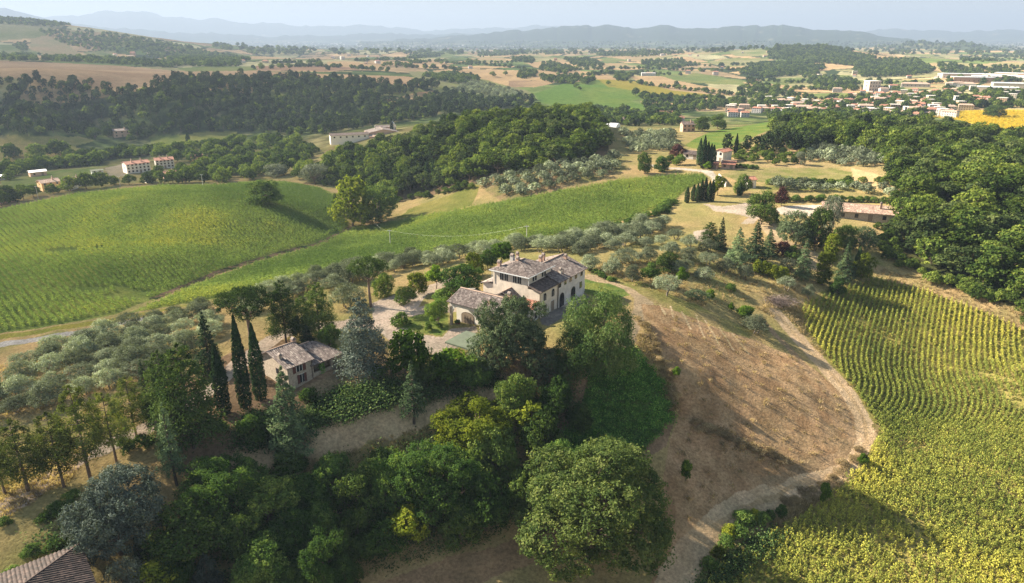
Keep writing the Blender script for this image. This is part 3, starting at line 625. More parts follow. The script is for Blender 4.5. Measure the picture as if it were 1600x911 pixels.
def cypress(seed, leaf='cypress'):
    r = np.random.default_rng(seed); h, w = 14., 2.1; n = 5200
    t = r.uniform(0, 1, n) ** .9; a = r.uniform(0, 2 * pi, n)
    prof = np.minimum(1, (1 - t) * 2.2) ** .8 * np.minimum(1, .78 + t * 3)
    lump = 1 + .32 * (vnoise(a * 1.6 + seed * 9, t * 24) - .5) + .2 * (vnoise(a * 4 + 40, t * 60) - .5)
    R = w / 2 * prof * lump * r.uniform(.8, 1.05, n)
    pos = np.stack([np.cos(a) * R, np.sin(a) * R, .35 + t * (h - .35)], 1)
    nrm = norm(np.stack([np.cos(a), np.sin(a), np.full(n, .25)], 1) + r.normal(size=(n, 3)) * .45)
    v, f = leaves(pos, nrm, .20, .085, r)
    tv, tf = tubes([(np.array([[0, 0, -.6], [0, 0, 1.2], [0, 0, h * .6]]), [.24, .2, .05])])
    return (mesh_np('crown', v, f, [LM[leaf]], attr=np.clip(vnoise(a * 3, t * 40) * .7 + r.uniform(0, .3, n), 0, 1)), mesh_np('trunk', tv, tf, [M['bark_dark']]), w, h)
def join_np(parts):
    """crown and trunk as one mesh with two materials, for trees too far off to show their parts"""
    c_, t_ = parts
    def arr(me):
        v = np.zeros(len(me.vertices) * 3); me.vertices.foreach_get('co', v); f = np.zeros(len(me.loops), int); me.loops.foreach_get('vertex_index', f); return v.reshape(-1, 3), f.reshape(-1, 4)
    cv, cf = arr(c_); tv, tf = arr(t_); a = np.zeros(len(cf)); c_.attributes['leaf'].data.foreach_get('value', a)
    return mesh_np('far_tree', np.concatenate([cv, tv]), np.concatenate([cf, tf + len(cv)]), [c_.materials[0], t_.materials[0]], midx=np.concatenate([np.zeros(len(cf)), np.ones(len(tf))]), attr=np.concatenate([a, np.zeros(len(tf))]))
KIND = {
 'oak': [broad(s, 10, 9.5, 15, 310, 32, .78, .19, .13, spread=.64, z0=.05, size=(.18, .34), rough=.6) for s in (1, 2, 3, 4)],
 'hero': [broad(11, 22, 20, 34, 1350, 46, .9, .20, .13, leaf='hero', spread=.68, size=(.15, .27), z0=.12, tr=.6, rough=.6)],
 'holm': [broad(s, 10, 10, 15, 380, 36, .66, .17, .11, leaf='holm', z0=.12) for s in (21, 22, 23)],
 'fresh': [broad(s, 6, 6.5, 8, 130, 28, .62, .21, .16, leaf='fresh', z0=.2, tr=.16) for s in (31, 32)],
 'robinia': [broad(s, 10, 9, 16, 330, 38, .85, .19, .10, leaf='robinia', z0=.08, up=.45, rough=.75, spread=.64, size=(.18, .34), tr=.2) for s in (41, 42, 43)],
 'acacia': [broad(s, 10, 9, 18, 420, 44, .85, .15, .07, leaf='acacia', z0=.0, up=.45, rough=.8, spread=.66, size=(.18, .34), tr=.2) for s in (46, 47)],
 'bigyellow': [broad(57, 15, 12, 24, 620, 42, .75, .19, .12, leaf='yellow', z0=.04, spread=.68, size=(.15, .27), rough=.65, tr=.25)],
 'bigrobinia': [broad(s, 15, 13, 24, 640, 44, .8, .19, .10, leaf='robinia', z0=.05, up=.45, spread=.68, size=(.15, .27), rough=.75, tr=.28) for s in (48, 49)],
 'bigholm': [broad(27, 15, 13, 24, 640, 42, .72, .18, .11, leaf='holm', z0=.08, spread=.66, size=(.16, .28), rough=.6, tr=.3)],
 'yellow': [broad(s, 6, 7, 8, 150, 30, .6, .19, .14, leaf='yellow', z0=.14, tr=.15) for s in (51, 52)],
 'poplar': [broad(s, 4, 10, 9, 150, 30, .6, .19, .14, leaf='yellow', z0=.08, spread=.3, size=(.34, .46), squash=1.5, tr=.16) for s in (55, 56)],
 'mixed': [broad(s, 8, 7.5, 12, 220, 34, .7, .19, .12, leaf=lf, z0=.06, rough=.65, spread=.62, size=(.2, .36), tr=.16) for s, lf in ((61, 'bush'), (62, 'robinia'), (63, 'bush'), (64, 'oak'))],
 'olive': [olive(s) for s in (71, 72, 73, 74, 75)],
 'stone': [stone_pine(s) for s in (81, 82)],
 'pine': [conifer(s, 15, 8, 15, 'pinel', .34, .10, .25, .075, 120, puff=.2, power=.45, bark='bark', nb=6) for s in (91, 92, 93)],
 'darkpine': [conifer(s, 14, 8, 18, 'pine', .18, .02, .26, .085, 115, puff=.26, power=.5, nb=7) for s in (95, 96)],
 'spruce': [conifer(s, 14, 6, 26, 'dark', .06, -.12, .24, .09, 44, power=.85) for s in (101, 102)],
 'cedar': [conifer(s, 13, 11, 17, 'cedar', .08, -.06, .23, .09, 120, power=.55, nb=9, thick=.16) for s in (105, 106)],
 'bluecedar': [broad(s, 13, 11, 16, 560, 40, .62, .20, .07, leaf='cedar', z0=.06, size=(.2, .32), squash=.85, up=.3, bark='bark_dark') for s in (107,)],
 'cedarg': [conifer(s, 13, 7.5, 20, 'cedarg', .10, -.22, .24, .08, 70, power=.8, thick=.12) for s in (111, 112)],
 'thin': [conifer(s, 12, 4.5, 18, 'cedarg', .22, -.2, .24, .08, 36, power=.7, nb=6, thick=.14) for s in (115,)],
 'cypress': [cypress(s) for s in (121, 122, 123)],
 'plum': [broad(s, 5, 5, 7, 100, 26, .6, .19, .14, leaf='plum', z0=.12, tr=.14) for s in (131,)],
 'bush': [broad(s, 3, 2.4, 6, 70, 28, .38, .12, .08, leaf='bush', z0=.02, tr=.05) for s in (141, 142, 143)],
 'ybush': [broad(s, 3, 2.6, 6, 70, 28, .38, .12, .08, leaf='yellow', z0=.02, tr=.05) for s in (145,)],
 'weed': [broad(s, 2.6, 1.3, 6, 50, 24, .36, .16, .03, leaf='dry', z0=.0, squash=.6, up=.8, rough=.8, tr=.02) for s in (147, 148)],
 'willow': [broad(s, 8, 7, 9, 150, 26, .8, .26, .10, leaf='willow', z0=.1) for s in (151,)],
}
KIND['wood'] = [(join_np(broad(s, w=10, h=11.5, nsub=110, per=16, sub=1.0, la=.46, lb=.32, leaf=lf, z0=.1, tr=.2, nl=nl_, spread=sp_)[:2]), None, 10, 11.5) for s, lf, nl_, sp_ in ((201, 'wood', 8, .58), (202, 'wood_light', 10, .62), (203, 'wood_dark', 7, .5), (204, 'wood', 12, .66), (205, 'wood', 6, .5), (206, 'wood_dark', 10, .6))]
KIND['farpine'] = [(join_np(broad(s, 7, 12, 7, 60, 12, 1.0, .6, .42, leaf='forest', z0=.15, spread=.42, size=(.36, .5), squash=1.25, tr=.2)[:2]), None, 7, 12) for s in (211, 212, 213)]
KIND['fartree'] = [(join_np(broad(s, 9, 8, 6, 44, 9, 1.1, .8, .6, leaf='wood', z0=.06, tr=.2)[:2]), None, 9, 8) for s in (221, 222, 223)]
KIND['farolive'] = [(join_np(broad(s, 6, 4.2, 6, 40, 14, .8, .40, .2, leaf='olive', z0=.14, tr=.15)[:2]), None, 6, 4.2) for s in (231, 232)]
KIND['midtree'] = [(join_np(broad(s, 9, 8, 8, 110, 16, .9, .42, .3, leaf='wood', z0=.08, tr=.2)[:2]), None, 9, 8) for s in (241, 242, 243)]
# ---------------------------------------------------------------- plants: planting
_cnt = {}
def plant(kind, x, y, h, wd, name, label=None, cat='tree', group=None, z=None, parts=True):
    vs = KIND[kind]; i = _cnt.get(kind, 0); _cnt[kind] = i + 1; cm, tm, w0, h0 = vs[i % len(vs)]
    z = float(ground(x, y)) if z is None else z
    sc = (wd / w0, wd / w0 * (.92 + .16 * ((i * 37) % 10) / 10), h / h0); rz = (i * 2.39996) % 6.283
    if tm is None:
        o = obj(name, cm, loc=(x, y, z)); o.rotation_euler = (0, 0, rz); o.scale = sc
    else:
        o = empty(name, (x, y, z), rz, sc)
        obj('crown', cm, o); obj('trunk', tm, o)
    return tag(o, label, cat, group)
def put(kind, px, base, top, wpx, label, name=None, cat='tree', group=None):
    g = at(px, base); r = math.hypot(g[0], g[1]); d = ray(px, top); h = CAMZ + d[2] * r / math.hypot(d[0], d[1]) - g[2]
    dep = g[1] * cos(PITCH) - (g[2] + h * .5 - CAMZ) * sin(PITCH)
    return plant(kind, g[0], g[1], max(h, .5), wpx * dep / F, name or NAMES.get(kind, 'broadleaf_tree'), label, cat, group)
NAMES = {'bigholm': 'holm_oak', 'oak': 'oak_tree', 'hero': 'oak_tree', 'holm': 'holm_oak', 'olive': 'olive_tree', 'stone': 'stone_pine', 'pine': 'pine_tree', 'darkpine': 'pine_tree', 'spruce': 'conifer_tree', 'cedar': 'cedar_tree', 'bluecedar': 'cedar_tree', 'cedarg': 'cedar_tree',
 'thin': 'cedar_tree', 'cypress': 'cypress_tree', 'plum': 'plum_tree', 'bush': 'bush', 'ybush': 'bush', 'poplar': 'poplar_tree', 'willow': 'willow_tree', 'weed': 'weed_clump'}
def grid(p, sx, sy, rot, jit, seed=1):
    """jittered rows inside an outline"""
    q = poly(p) if not isinstance(p, np.ndarray) else p
    r = np.random.default_rng(seed); c_ = q.mean(0); R = np.abs(q - c_).max() * 1.5
    u, v = np.meshgrid(np.arange(-R, R, sx), np.arange(-R, R, sy)); u = u.ravel() + r.normal(size=u.size) * jit; v = v.ravel() + r.normal(size=v.size) * jit
    x = c_[0] + u * cos(rot) - v * sin(rot); y = c_[1] + u * sin(rot) + v * cos(rot); m = inside(q, x, y)
    return np.stack([x[m], y[m]], 1)
def along(p, step, wd, seed=1):
    q = line(p, 6); r = np.random.default_rng(seed); out = []
    for i in range(len(q) - 1):
        L = np.hypot(*(q[i + 1] - q[i])); k = max(1, int(L / step + r.uniform(0, 1)))
        for j in range(k): out.append(q[i] + (q[i + 1] - q[i]) * r.uniform() + r.normal(size=2) * wd)
    return np.array(out)
def apart(xy, d):
    """drop points that crowd one another"""
    keep = []
    for p in xy:
        if all((p[0] - k[0]) ** 2 + (p[1] - k[1]) ** 2 > d * d for k in keep): keep.append(p)
    return np.array(keep)
def scatter(name, label, cat, kinds, xy, scale, rng_seed=5, tint=None, squash=(.85, 1.2), rot=None):
    """ground cover and far-off woods: one object that nobody could count, copies set on its points"""
    r = np.random.default_rng(rng_seed); n = len(xy); z = ground(xy[:, 0], xy[:, 1])
    me = bpy.data.meshes.new(name); me.vertices.add(n); me.vertices.foreach_set('co', np.column_stack([xy, z]).astype(np.float32).ravel())
    s = np.broadcast_to(scale, n) if np.ndim(scale) else np.full(n, scale); k = s * r.uniform(.72, 1.3, n)
    sc3 = np.column_stack([k, k, k * r.uniform(*squash, n)]).astype(np.float32)
    a = me.attributes.new('scl', 'FLOAT_VECTOR', 'POINT'); a.data.foreach_set('vector', sc3.ravel())
    a = me.attributes.new('rz', 'FLOAT_VECTOR', 'POINT'); a.data.foreach_set('vector', np.column_stack([np.zeros(n), np.zeros(n), r.uniform(0, 6.28, n) if rot is None else np.full(n, rot)]).astype(np.float32).ravel())
    a = me.attributes.new('pick', 'INT', 'POINT'); a.data.foreach_set('value', r.integers(0, 99, n).astype(np.int32))
    a = me.attributes.new('tint', 'FLOAT', 'POINT'); a.data.foreach_set('value', (np.zeros(n) if tint is None else tint).astype(np.float32))
    o = obj(name, me); tag(o, label, cat, kind='stuff')
    col = bpy.data.collections.new(name + '_sources')
    for i, m_ in enumerate(kinds):
        so_ = bpy.data.objects.new('source', m_); col.objects.link(so_)
    g = bpy.data.node_groups.new(name, 'GeometryNodeTree')
    g.interface.new_socket('Geometry', in_out='INPUT', socket_type='NodeSocketGeometry'); g.interface.new_socket('Geometry', in_out='OUTPUT', socket_type='NodeSocketGeometry')
    gi = g.nodes.new('NodeGroupInput'); go = g.nodes.new('NodeGroupOutput')
    ci = g.nodes.new('GeometryNodeCollectionInfo'); ci.inputs['Collection'].default_value = col; ci.inputs['Separate Children'].default_value = True; ci.inputs['Reset Children'].default_value = True
    ip = g.nodes.new('GeometryNodeInstanceOnPoints'); ip.inputs['Pick Instance'].default_value = True
    def named(nm, dt):
        x = g.nodes.new('GeometryNodeInputNamedAttribute'); x.data_type = dt; x.inputs[0].default_value = nm; return x
    L = g.links
    L.new(gi.outputs[0], ip.inputs['Points']); L.new(ci.outputs[0], ip.inputs['Instance'])
    L.new(named('pick', 'INT').outputs[0], ip.inputs['Instance Index'])
    L.new(named('rz', 'FLOAT_VECTOR').outputs[0], ip.inputs['Rotation']); L.new(named('scl', 'FLOAT_VECTOR').outputs[0], ip.inputs['Scale'])
    L.new(ip.outputs[0], go.inputs[0])
    md = o.modifiers.new('scatter', 'NODES'); md.node_group = g
    return o
# ---------------------------------------------------------------- single trees round the villa
T = [
('hero',925,868,690,262,'huge round oak on the slope at the foot of the hill, largest crown of all'),
('stone',392,548,446,112,'broad stone pine with flat dark crown behind the two tall cypresses'),
('stone',580,480,398,68,'umbrella pine with bare trunk on the gravel turning circle'),
('cypress',385,640,490,21,'tallest slender cypress, middle one of the three by the lower house'),
('cypress',408,626,503,20,'slender cypress nearest the wall of the lower house'),
('cypress',351,648,535,22,'shortest of the three dark cypresses near the lower house'),
('cedar',570,582,463,98,'big silvery blue cedar beside the lower house porch'),
('bluecedar',188,868,728,180,'wide blue grey cedar growing over the hipped tile roof'),
('cedarg',455,708,574,92,'pale green drooping cedar below the lower house, trunk bare at the foot'),
('thin',647,662,566,44,'thin young cedar with a bare stem beside the lower terrace path'),
('fresh',640,596,516,66,'bright green fig tree with big leaves between blue cedar and gravel drive'),
('bigholm',803,570,462,112,'dense dark holm oak in front of the villa garage wing'),
('holm',765,585,505,70,'smaller holm oak beside the green flat roofed carport'),
('acacia',938,580,446,112,'tall feathery acacia standing along the shaded villa front'),
('acacia',897,592,512,66,'lower feathery acacia at the foot of the tall one by the villa'),
('mixed',683,508,464,33,'round lawn tree on a thin trunk in front of the porch pillar'),
('bush',628,509,487,30,'rounded green shrub at the edge of the lawn beside the gravel'),
('bush',669,516,502,12,'small upright shrub on the front edge of the lawn'),
('bush',687,513,504,10,'tiny shrub under the round lawn tree'),
('oak',635,474,447,34,'dark low tree at the end of the gravel turning circle'),
('yellow',655,460,424,31,'yellow leaved young tree beside the lane behind the villa'),
('fresh',683,451,413,28,'vivid green young tree beside the lane behind the villa'),
('mixed',722,458,412,62,'reddish green broad tree by the left corner of the villa'),
('yellow',740,432,392,32,'yellow green tree rising behind the villa roof on the olive grove side'),
('fresh',784,412,378,38,'green broad tree directly behind the villa chimneys'),
('mixed',762,420,388,34,'dark green tree between the two pale trees behind the villa'),
('bush',690,466,452,30,'low clipped dark shrub on the bank beside the lane'),
('mixed',600,462,425,34,'dark evergreen shrub tree right of the umbrella pine'),
('olive',545,480,440,52,'grey leaved bushy tree left of the umbrella pine trunk'),
('darkpine',447,535,438,52,'tall dark pine just right of the broad stone pine'),
('darkpine',500,524,440,50,'tall dark pine standing left of the blue cedar'),
('darkpine',475,528,462,40,'shorter pine squeezed between two tall dark pines behind the lower house'),
('spruce',482,550,508,42,'black green spruce close behind the roof of the lower house'),
('mixed',516,546,505,32,'round dark bush tree behind the porch roof of the lower house'),
('spruce',330,585,488,52,'pointed dark spruce left of the tall cypresses'),
('darkpine',304,700,532,102,'massive dark pine with pale trunk in the shaded grove'),
('darkpine',268,672,545,66,'dark pine at the left side of the massive one'),
('spruce',236,655,560,34,'narrow blue green spruce beside the olive grove edge'),
('cedarg',250,640,588,50,'short light green conifer in front of the narrow spruce'),
('pine',44,767,652,82,'open crowned pine on the bank, nearest the left end of its row'),
('pine',100,760,640,66,'leaning pine beside the bright track with thin lower branches'),
('pine',142,751,594,78,'tallest pine of the row beside the track, long bare trunk'),
('pine',183,726,608,58,'slender pine of the row with bright shrubs at its foot'),
('pine',213,680,588,58,'pine at the far end of the row towards the dark grove'),
('pine',8,772,690,60,'pine cut by the edge of the view at the end of the row'),
('thin',276,757,628,44,'spindly half bare pine in the shade near the blue grey cedar'),
('fresh',196,672,668,10,'small sapling near the row of pines'),
('bush',198,708,680,26,'bright green shrub at the foot of the slender pine'),
('bush',226,700,676,32,'yellowish green shrub beside the end of the pine row'),
('cedarg',262,712,645,36,'light green young conifer at the front of the dark grove'),
('bush',345,672,655,26,'low shrub on the reddish soil under the cypresses'),
('mixed',398,690,645,46,'shady shrub thicket tree below the tallest cypress'),
('bush',483,630,604,28,'rounded garden shrub on the yard of the lower house'),
('bush',590,590,568,30,'shrub at the end of the yard under the blue cedar'),
('fresh',705,600,545,62,'leafy green walnut below the gravel forecourt'),
('mixed',742,608,552,56,'dark leafy tree on the bank under the carport'),
('mixed',668,600,556,48,'green bush tree between fig and walnut on the bank'),
('bigrobinia',690,805,695,140,'big feathery green acacia in the middle of the lower thicket'),
('bigyellow',738,700,622,132,'wide yellow green tree catching the sun above the thicket'),
('bigrobinia',350,808,714,118,'bright green acacia beside the blue grey cedar'),
('oak',300,878,782,128,'dark oak with golden tips in front of the acacia'),
('bigrobinia',508,925,832,98,'round green acacia low in the thicket near the shaded track'),
('mixed',600,872,812,86,'pale spotted tree overhanging the shaded track'),
('yellow',250,935,872,72,'bright yellow green bush tree beside the hipped roof'),
('cedar',330,935,862,60,'grey green cedar top in front of the golden tipped oak'),
('willow',205,935,872,60,'silver grey tree touching the corner of the hipped roof'),
('spruce',220,880,832,22,'small golden conifer between roof and golden tipped oak'),
('oak',806,648,582,62,'grey green oak on the brown bank below the holm oak'),
('fresh',1056,590,572,12,'lone bright shrub at the right foot of the ivy bank'),
('fresh',1071,752,718,19,'lone green sapling on the bare field above the huge oak'),
('fresh',1346,728,706,15,'small round sapling on the verge at the bend of the field track'),
('fresh',1286,790,752,16,'two stage green sapling on the verge between track and sunflowers'),
('mixed',1220,806,788,18,'round verge shrub between the track and the dark grass corner'),
# right-hand slope
('mixed',1016,440,408,32,'dark round fruit tree among the olives above the mown slope'),
('mixed',1042,424,392,36,'very dark leafy tree between olives near the ridge'),
('fresh',1065,446,416,18,'narrow bright fruit tree in front of the dark leafy one'),
('fresh',1109,470,452,15,'small fruit tree behind the low grey bush'),
('fresh',1142,488,472,9,'tiny sapling alone on the mown slope'),
('fresh',1164,499,477,26,'round bright fruit tree left of the lowest olive'),
('mixed',1141,456,442,18,'small dark shrub tree on the mown slope near the conifers'),
('holm',1090,470,454,34,'low grey bush spread on the grass of the mown slope'),
('spruce',1125,392,340,24,'narrow dark spruce beside the lower gravel yard'),
('cedarg',1151,414,356,46,'large light green cedar in the conifer group by the slope'),
('spruce',1178,408,345,44,'broad dark spruce in the middle of the conifer group'),
('darkpine',1108,384,346,30,'dark pine left of the narrow spruce near the gravel yard'),
('spruce',1200,400,358,34,'spruce at the right side of the conifer group'),
('cedarg',1253,436,374,36,'pointed green cedar beside the bare path'),
('poplar',1284,446,392,30,'yellow poplar, lower of the two beside the dark fir'),
('poplar',1296,420,364,26,'taller yellow green poplar close to the bare path'),
('spruce',1318,438,378,34,'dark fir between poplar and thin cypress'),
('cypress',1337,432,384,12,'thin young cypress near the corner of the sunflower field'),
('yellow',1346,438,392,34,'yellow leaved small tree next to the thin cypress'),
('mixed',1306,462,432,26,'shrub tree at the top corner of the sunflower field'),
('plum',1222,400,376,28,'purple shrub behind the yellow hedge'),
('mixed',1238,406,382,26,'dark round shrub next to the purple one'),
('willow',1229,432,402,26,'grey leaved shrub tree right of the yellow hedge'),
('holm',1240,388,324,54,'dense dark evergreen oak in front of the long farmhouse yard'),
('oak',1274,392,320,48,'deep green leafy tree beside the dark evergreen oak'),
('willow',1296,366,304,30,'grey feathery tree at the left end of the long roof'),
('oak',1318,392,348,36,'shadowy tree below the left part of the long roof'),
('holm',1346,392,352,46,'wide bush tree covering the porch of the long farmhouse'),
('oak',1190,350,294,52,'big dark leafy tree beside the upper gravel yard'),
('plum',1220,322,290,20,'dark purple plum tree at the end of the upper yard'),
('mixed',1160,304,270,28,'green tree left of the white hut'),
('yellow',1120,306,272,20,'thin yellowish tree beside the gate wall on the lane'),
('cypress',1155,306,284,8,'small cypress below the white hut'),
('cypress',1149,242,208,6,'single thin cypress behind the upper farmhouse'),
('plum',1057,246,224,24,'purple leaved tree beside the grey roofed shed'),
('mixed',1062,258,240,20,'pale green bushy tree in front of the grey roofed shed'),
('fresh',1105,266,252,12,'round bright shrub beside the red roofed garage'),
('mixed',1034,268,244,24,'dark round tree at the bend of the upper lane'),
('oak',1006,272,236,24,'dark oak at the edge of the hillside olives by the lane'),
('willow',1250,258,236,17,'blue green rounded conifer at the edge of the orchard rows'),
# the valley behind
('oak',412,318,280,54,'lone dark round oak in a dip between the two green fields'),
('yellow',553,354,271,64,'tall yellow green poplar like tree at the head of the ditch'),
('oak',594,346,286,60,'dark grey green tree right of the yellow green one'),
('oak',527,332,300,22,'small dark tree left of the yellow green one'),
('willow',492,287,255,42,'silvery willow at the left foot of the wooded hill'),
('willow',432,276,256,36,'grey willow at the edge of the valley trees'),
('cypress',295,228,206,7,'lone dark cypress in the small meadow below the forest'),
('oak',1546,182,164,21,'left oak of the clump in the yellow sunflower field'),
('oak',1558,183,163,24,'right oak of the clump in the yellow sunflower field'),
('cypress',668,288,250,7,'left one of two pale columnar trees in the wooded hill front'),
('cypress',678,286,248,7,'right one of two pale columnar trees in the wooded hill front'),
('cypress',612,205,183,5,'dark cypress beside the turret of the old convent'),
('oak',1097,206,180,26,'large dark tree behind the brick farmhouse on the lane'),
('oak',1122,202,176,26,'second large dark tree by the brick farmhouse, farther from it'),
]
for k_, px, b_, t_, w_, lab_ in T: put(k_, px, b_, t_, w_, lab_, cat='bush' if k_ in ('bush', 'ybush') else 'tree')
for px, b_, t_ in ((1073,317,291),(1083,314,288),(1089,315,286),(1095,314,280),(1101,314,277),(1107,315,282),(1112,315,280)):
    put('cypress', px, b_, t_, 8, 'dark cypress in the tight row between the crop ridge and the gravel yard', group='row of cypresses on the ridge')
for px, b_, t_ in ((1092,258,216),(1098,264,211),(1104,262,221),(1109,264,224),(1113,262,226)):
    put('cypress', px, b_, t_, 9, 'tall cypress in the clump in front of the upper farmhouse', group='cypresses by the upper farmhouse')
# lower thicket
TH = [('robinia',620,800,708,76),('mixed',760,830,738,84),('oak',770,755,664,76),('mixed',845,720,640,70),('robinia',880,765,686,72),('oak',560,815,736,80),('robinia',480,806,736,76),('oak',428,832,744,86),('mixed',420,908,836,86),('mixed',520,775,706,60),
 ('oak',452,748,704,62),('mixed',390,772,712,60),('oak',600,745,700,54),('yellow',640,852,790,64),('oak',722,850,786,66),('mixed',815,800,730,60),('oak',382,872,798,72),('robinia',462,876,796,78),('oak',562,874,798,60),
 ('mixed',860,660,612,50),('yellow',830,692,626,54),('mixed',330,762,712,44),('oak',540,924,860,58),('oak',400,944,878,80),('robinia',282,930,866,56),('oak',452,938,888,64),('mixed',730,764,700,58),('mixed',905,668,630,40),('oak',580,772,716,58),('mixed',502,836,776,60),
 ('holm',850,600,540,56),('mixed',870,640,585,48),('oak',690,760,706,50),('mixed',640,760,712,50)]
for k_, px, b_, t_, w_ in TH: put(k_, px, b_, t_, w_, 'leafy tree in the dense green thicket on the slope below the lower path', name='thicket_tree', group='trees of the lower thicket')
for px, b_, w_, k_ in ((1106,888,26,'bush'),(1122,872,24,'ybush'),(1135,858,28,'bush'),(1152,842,28,'bush'),(1140,838,26,'ybush'),(1168,822,26,'bush'),(1176,812,22,'ybush'),(1190,818,24,'bush'),(1158,818,28,'bush'),(1202,810,18,'bush')):
    put(k_, px, b_, b_ - w_ * .8, w_, 'rounded wild bush on the grassy bank beside the lower sunflowers', cat='bush', group='bushes on the field bank')
for px, b_ in ((1183,428),(1192,430),(1200,433),(1209,436),(1217,438),(1225,440)):
    put('ybush', px, b_, b_ - 24, 17, 'yellowish laurel of the hedge between mown slope and conifers', name='hedge_shrub', cat='hedge', group='yellow hedge on the slope')
for px, b_, w_ in ((92,800,30),(112,782,26),(70,815,24),(50,868,30),(88,862,34),(22,902,30),(110,852,30),(8,820,22)):
    put('bush', px, b_, b_ - w_ * .6, w_, 'dark wild bush between the bright track and the hipped roof', cat='bush', group='bushes by the bright track')
# olives: every tree of the near groves by itself
OL = [(921,421,396,34),(957,428,402,36),(988,440,412,28),(1041,461,427,42),(979,411,386,44),(1012,409,384,32),(1048,398,376,30),(1076,407,385,28),(1104,417,392,32),(1077,386,365,28),(1106,393,372,28),(1009,385,369,28),(1034,381,366,22),(1055,373,357,28),
 (1100,437,416,34),(1134,426,401,30),(1164,436,413,26),(1072,426,404,24),(1228,454,430,28),(1262,466,442,22),(1181,521,490,40),(1060,428,405,28)]
for px, b_, t_, w_ in OL: put('olive', px, b_, t_, w_, 'grey green olive tree on the mown slope right of the villa', group='olive trees on the mown slope')
g1 = grid([(0,596),(30,570),(100,540),(150,528),(215,510),(330,478),(350,515),(300,560),(250,590),(190,615),(130,628),(40,650),(-40,670),(-60,620)], 5.3, 7.2, .5, .45, 3)
g2 = grid([(345,478),(420,455),(480,440),(560,422),(640,408),(700,400),(780,388),(860,378),(960,364),(1030,350),(1045,362),(1000,380),(960,390),(920,398),(870,396),(800,396),(760,400),(700,412),(640,425),(560,446),(470,470),(360,500)], 5.3, 6.8, .95, .5, 4)
g3 = grid([(752,292),(800,272),(860,262),(960,248),(978,262),(940,278),(860,298),(790,310)], 6.2, 6.6, .2, .5, 5)
g4 = grid([(1262,236),(1330,234),(1378,238),(1384,262),(1340,262),(1262,252)], 6, 7.5, .25, .5, 6)
g5 = grid([(1200,292),(1290,290),(1400,300),(1396,308),(1290,302),(1205,301)], 6.5, 7, .05, .4, 7)
g6 = grid([(965,212),(1050,208),(1060,236),(990,240)], 7, 8, .2, .5, 8)
allo = [(p, 'grey green olive tree in the grove between the pines and the country lane') for p in g1] + [(p, 'grey green olive tree in the long grove between the villa and the crop fields') for p in g2] + [(p, 'olive tree in the old grove on the rise beside the wooded hill') for p in g3] + [(p, 'small olive in the square orchard beside the oak wood') for p in g4] + [(p, 'olive in the short row behind the long farmhouse') for p in g5] + [(p, 'small round tree in the orchard below the brick farmhouse') for p in g6]
allo.sort(key=lambda t: np.hypot(*t[0]))
GRP = {}
lim = 276
for i, (p, lab_) in enumerate(allo[:lim]):
    rr = np.hypot(*p); s = rng.uniform(.85, 1.2)
    small = 'old' in lab_ or 'square' in lab_ or 'orchard' in lab_ or 'short' in lab_
    plant('farolive' if small else 'olive', p[0], p[1], 4.5 * s * rng.uniform(.8, 1.15), 6.3 * s, 'olive_tree', lab_, 'tree', lab_.split(' in the ')[-1] + ' olives')
rest = np.array([p for p, _ in allo[lim:]])
if len(rest): scatter('far_olive_grove', 'more distant small olives beyond the upper farm', 'grove', [k[0] for k in KIND['farolive']], rest, 1.0)
# oak woods: the nearest crowns by themselves, the rest as one mass
w1 = grid([(1390,290),(1382,252),(1340,240),(1290,234),(1215,230),(1205,206),(1280,205),(1400,205),(1480,215),(1560,226),(1620,240),(1760,250),(1760,530),(1600,474),(1540,458),(1480,436),(1425,412),(1395,392),(1378,372),(1408,345),(1408,310),(1422,296)], 6.3, 6.8, .3, 1.3, 11)
w2 = grid([(478,286),(505,262),(560,240),(640,226),(700,209),(760,197),(850,188),(920,192),(948,213),(944,238),(876,260),(796,272),(738,286),(640,306),(600,314),(560,296),(512,282)], 7.0, 7.4, .2, 1.4, 12)
conv = at(570, 213)
w2 = np.array([p for p in w2 if np.hypot(p[0] - conv[0], p[1] - conv[1]) > 30])
ww = sorted([(p, 0) for p in w1] + [(p, 1) for p in w2], key=lambda t: np.hypot(*t[0]))
for p, k in ww[:285]:
    s = rng.uniform(.62, 1.28)
    plant('wood', p[0], p[1], 9.5 * s * rng.uniform(.85, 1.15), 10.3 * s, 'woodland_oak', ('oak crown in the near side of the dense wood on the right slope', 'oak crown at the front edge of the wooded hill beyond the green fields')[k], 'tree', ('oaks of the right wood', 'oaks of the wooded hill')[k])
rest = np.array([p for p, _ in ww[285:]])
scatter('oak_woodland', 'deeper mass of oak woodland covering both wooded hills', 'woodland', [k[0] for k in KIND['wood']], rest, .92)
# pine forest on the far side of the valley, seen as one mass
pf = grid([(-60,140),(0,128),(60,126),(110,129),(150,140),(180,146),(235,140),(275,128),(420,123),(500,124),(560,128),(630,136),(668,132),(690,139),(640,146),(585,158),(600,164),(650,158),(700,149),(760,160),(830,162),(832,166),(760,174),(690,182),(600,196),(505,210),(440,212),(372,206),(232,212),(130,211),(0,213),(-60,214)], 8.2, 8.8, .4, 2.6, 13)
pf = np.array([p for p in pf if np.hypot(p[0] - conv[0], p[1] - conv[1]) > 34])
scatter('pine_forest', 'dark pine forest covering the slope across the valley', 'forest', [k[0] for k in KIND['farpine']] + [KIND['fartree'][0][0]], pf, .85)
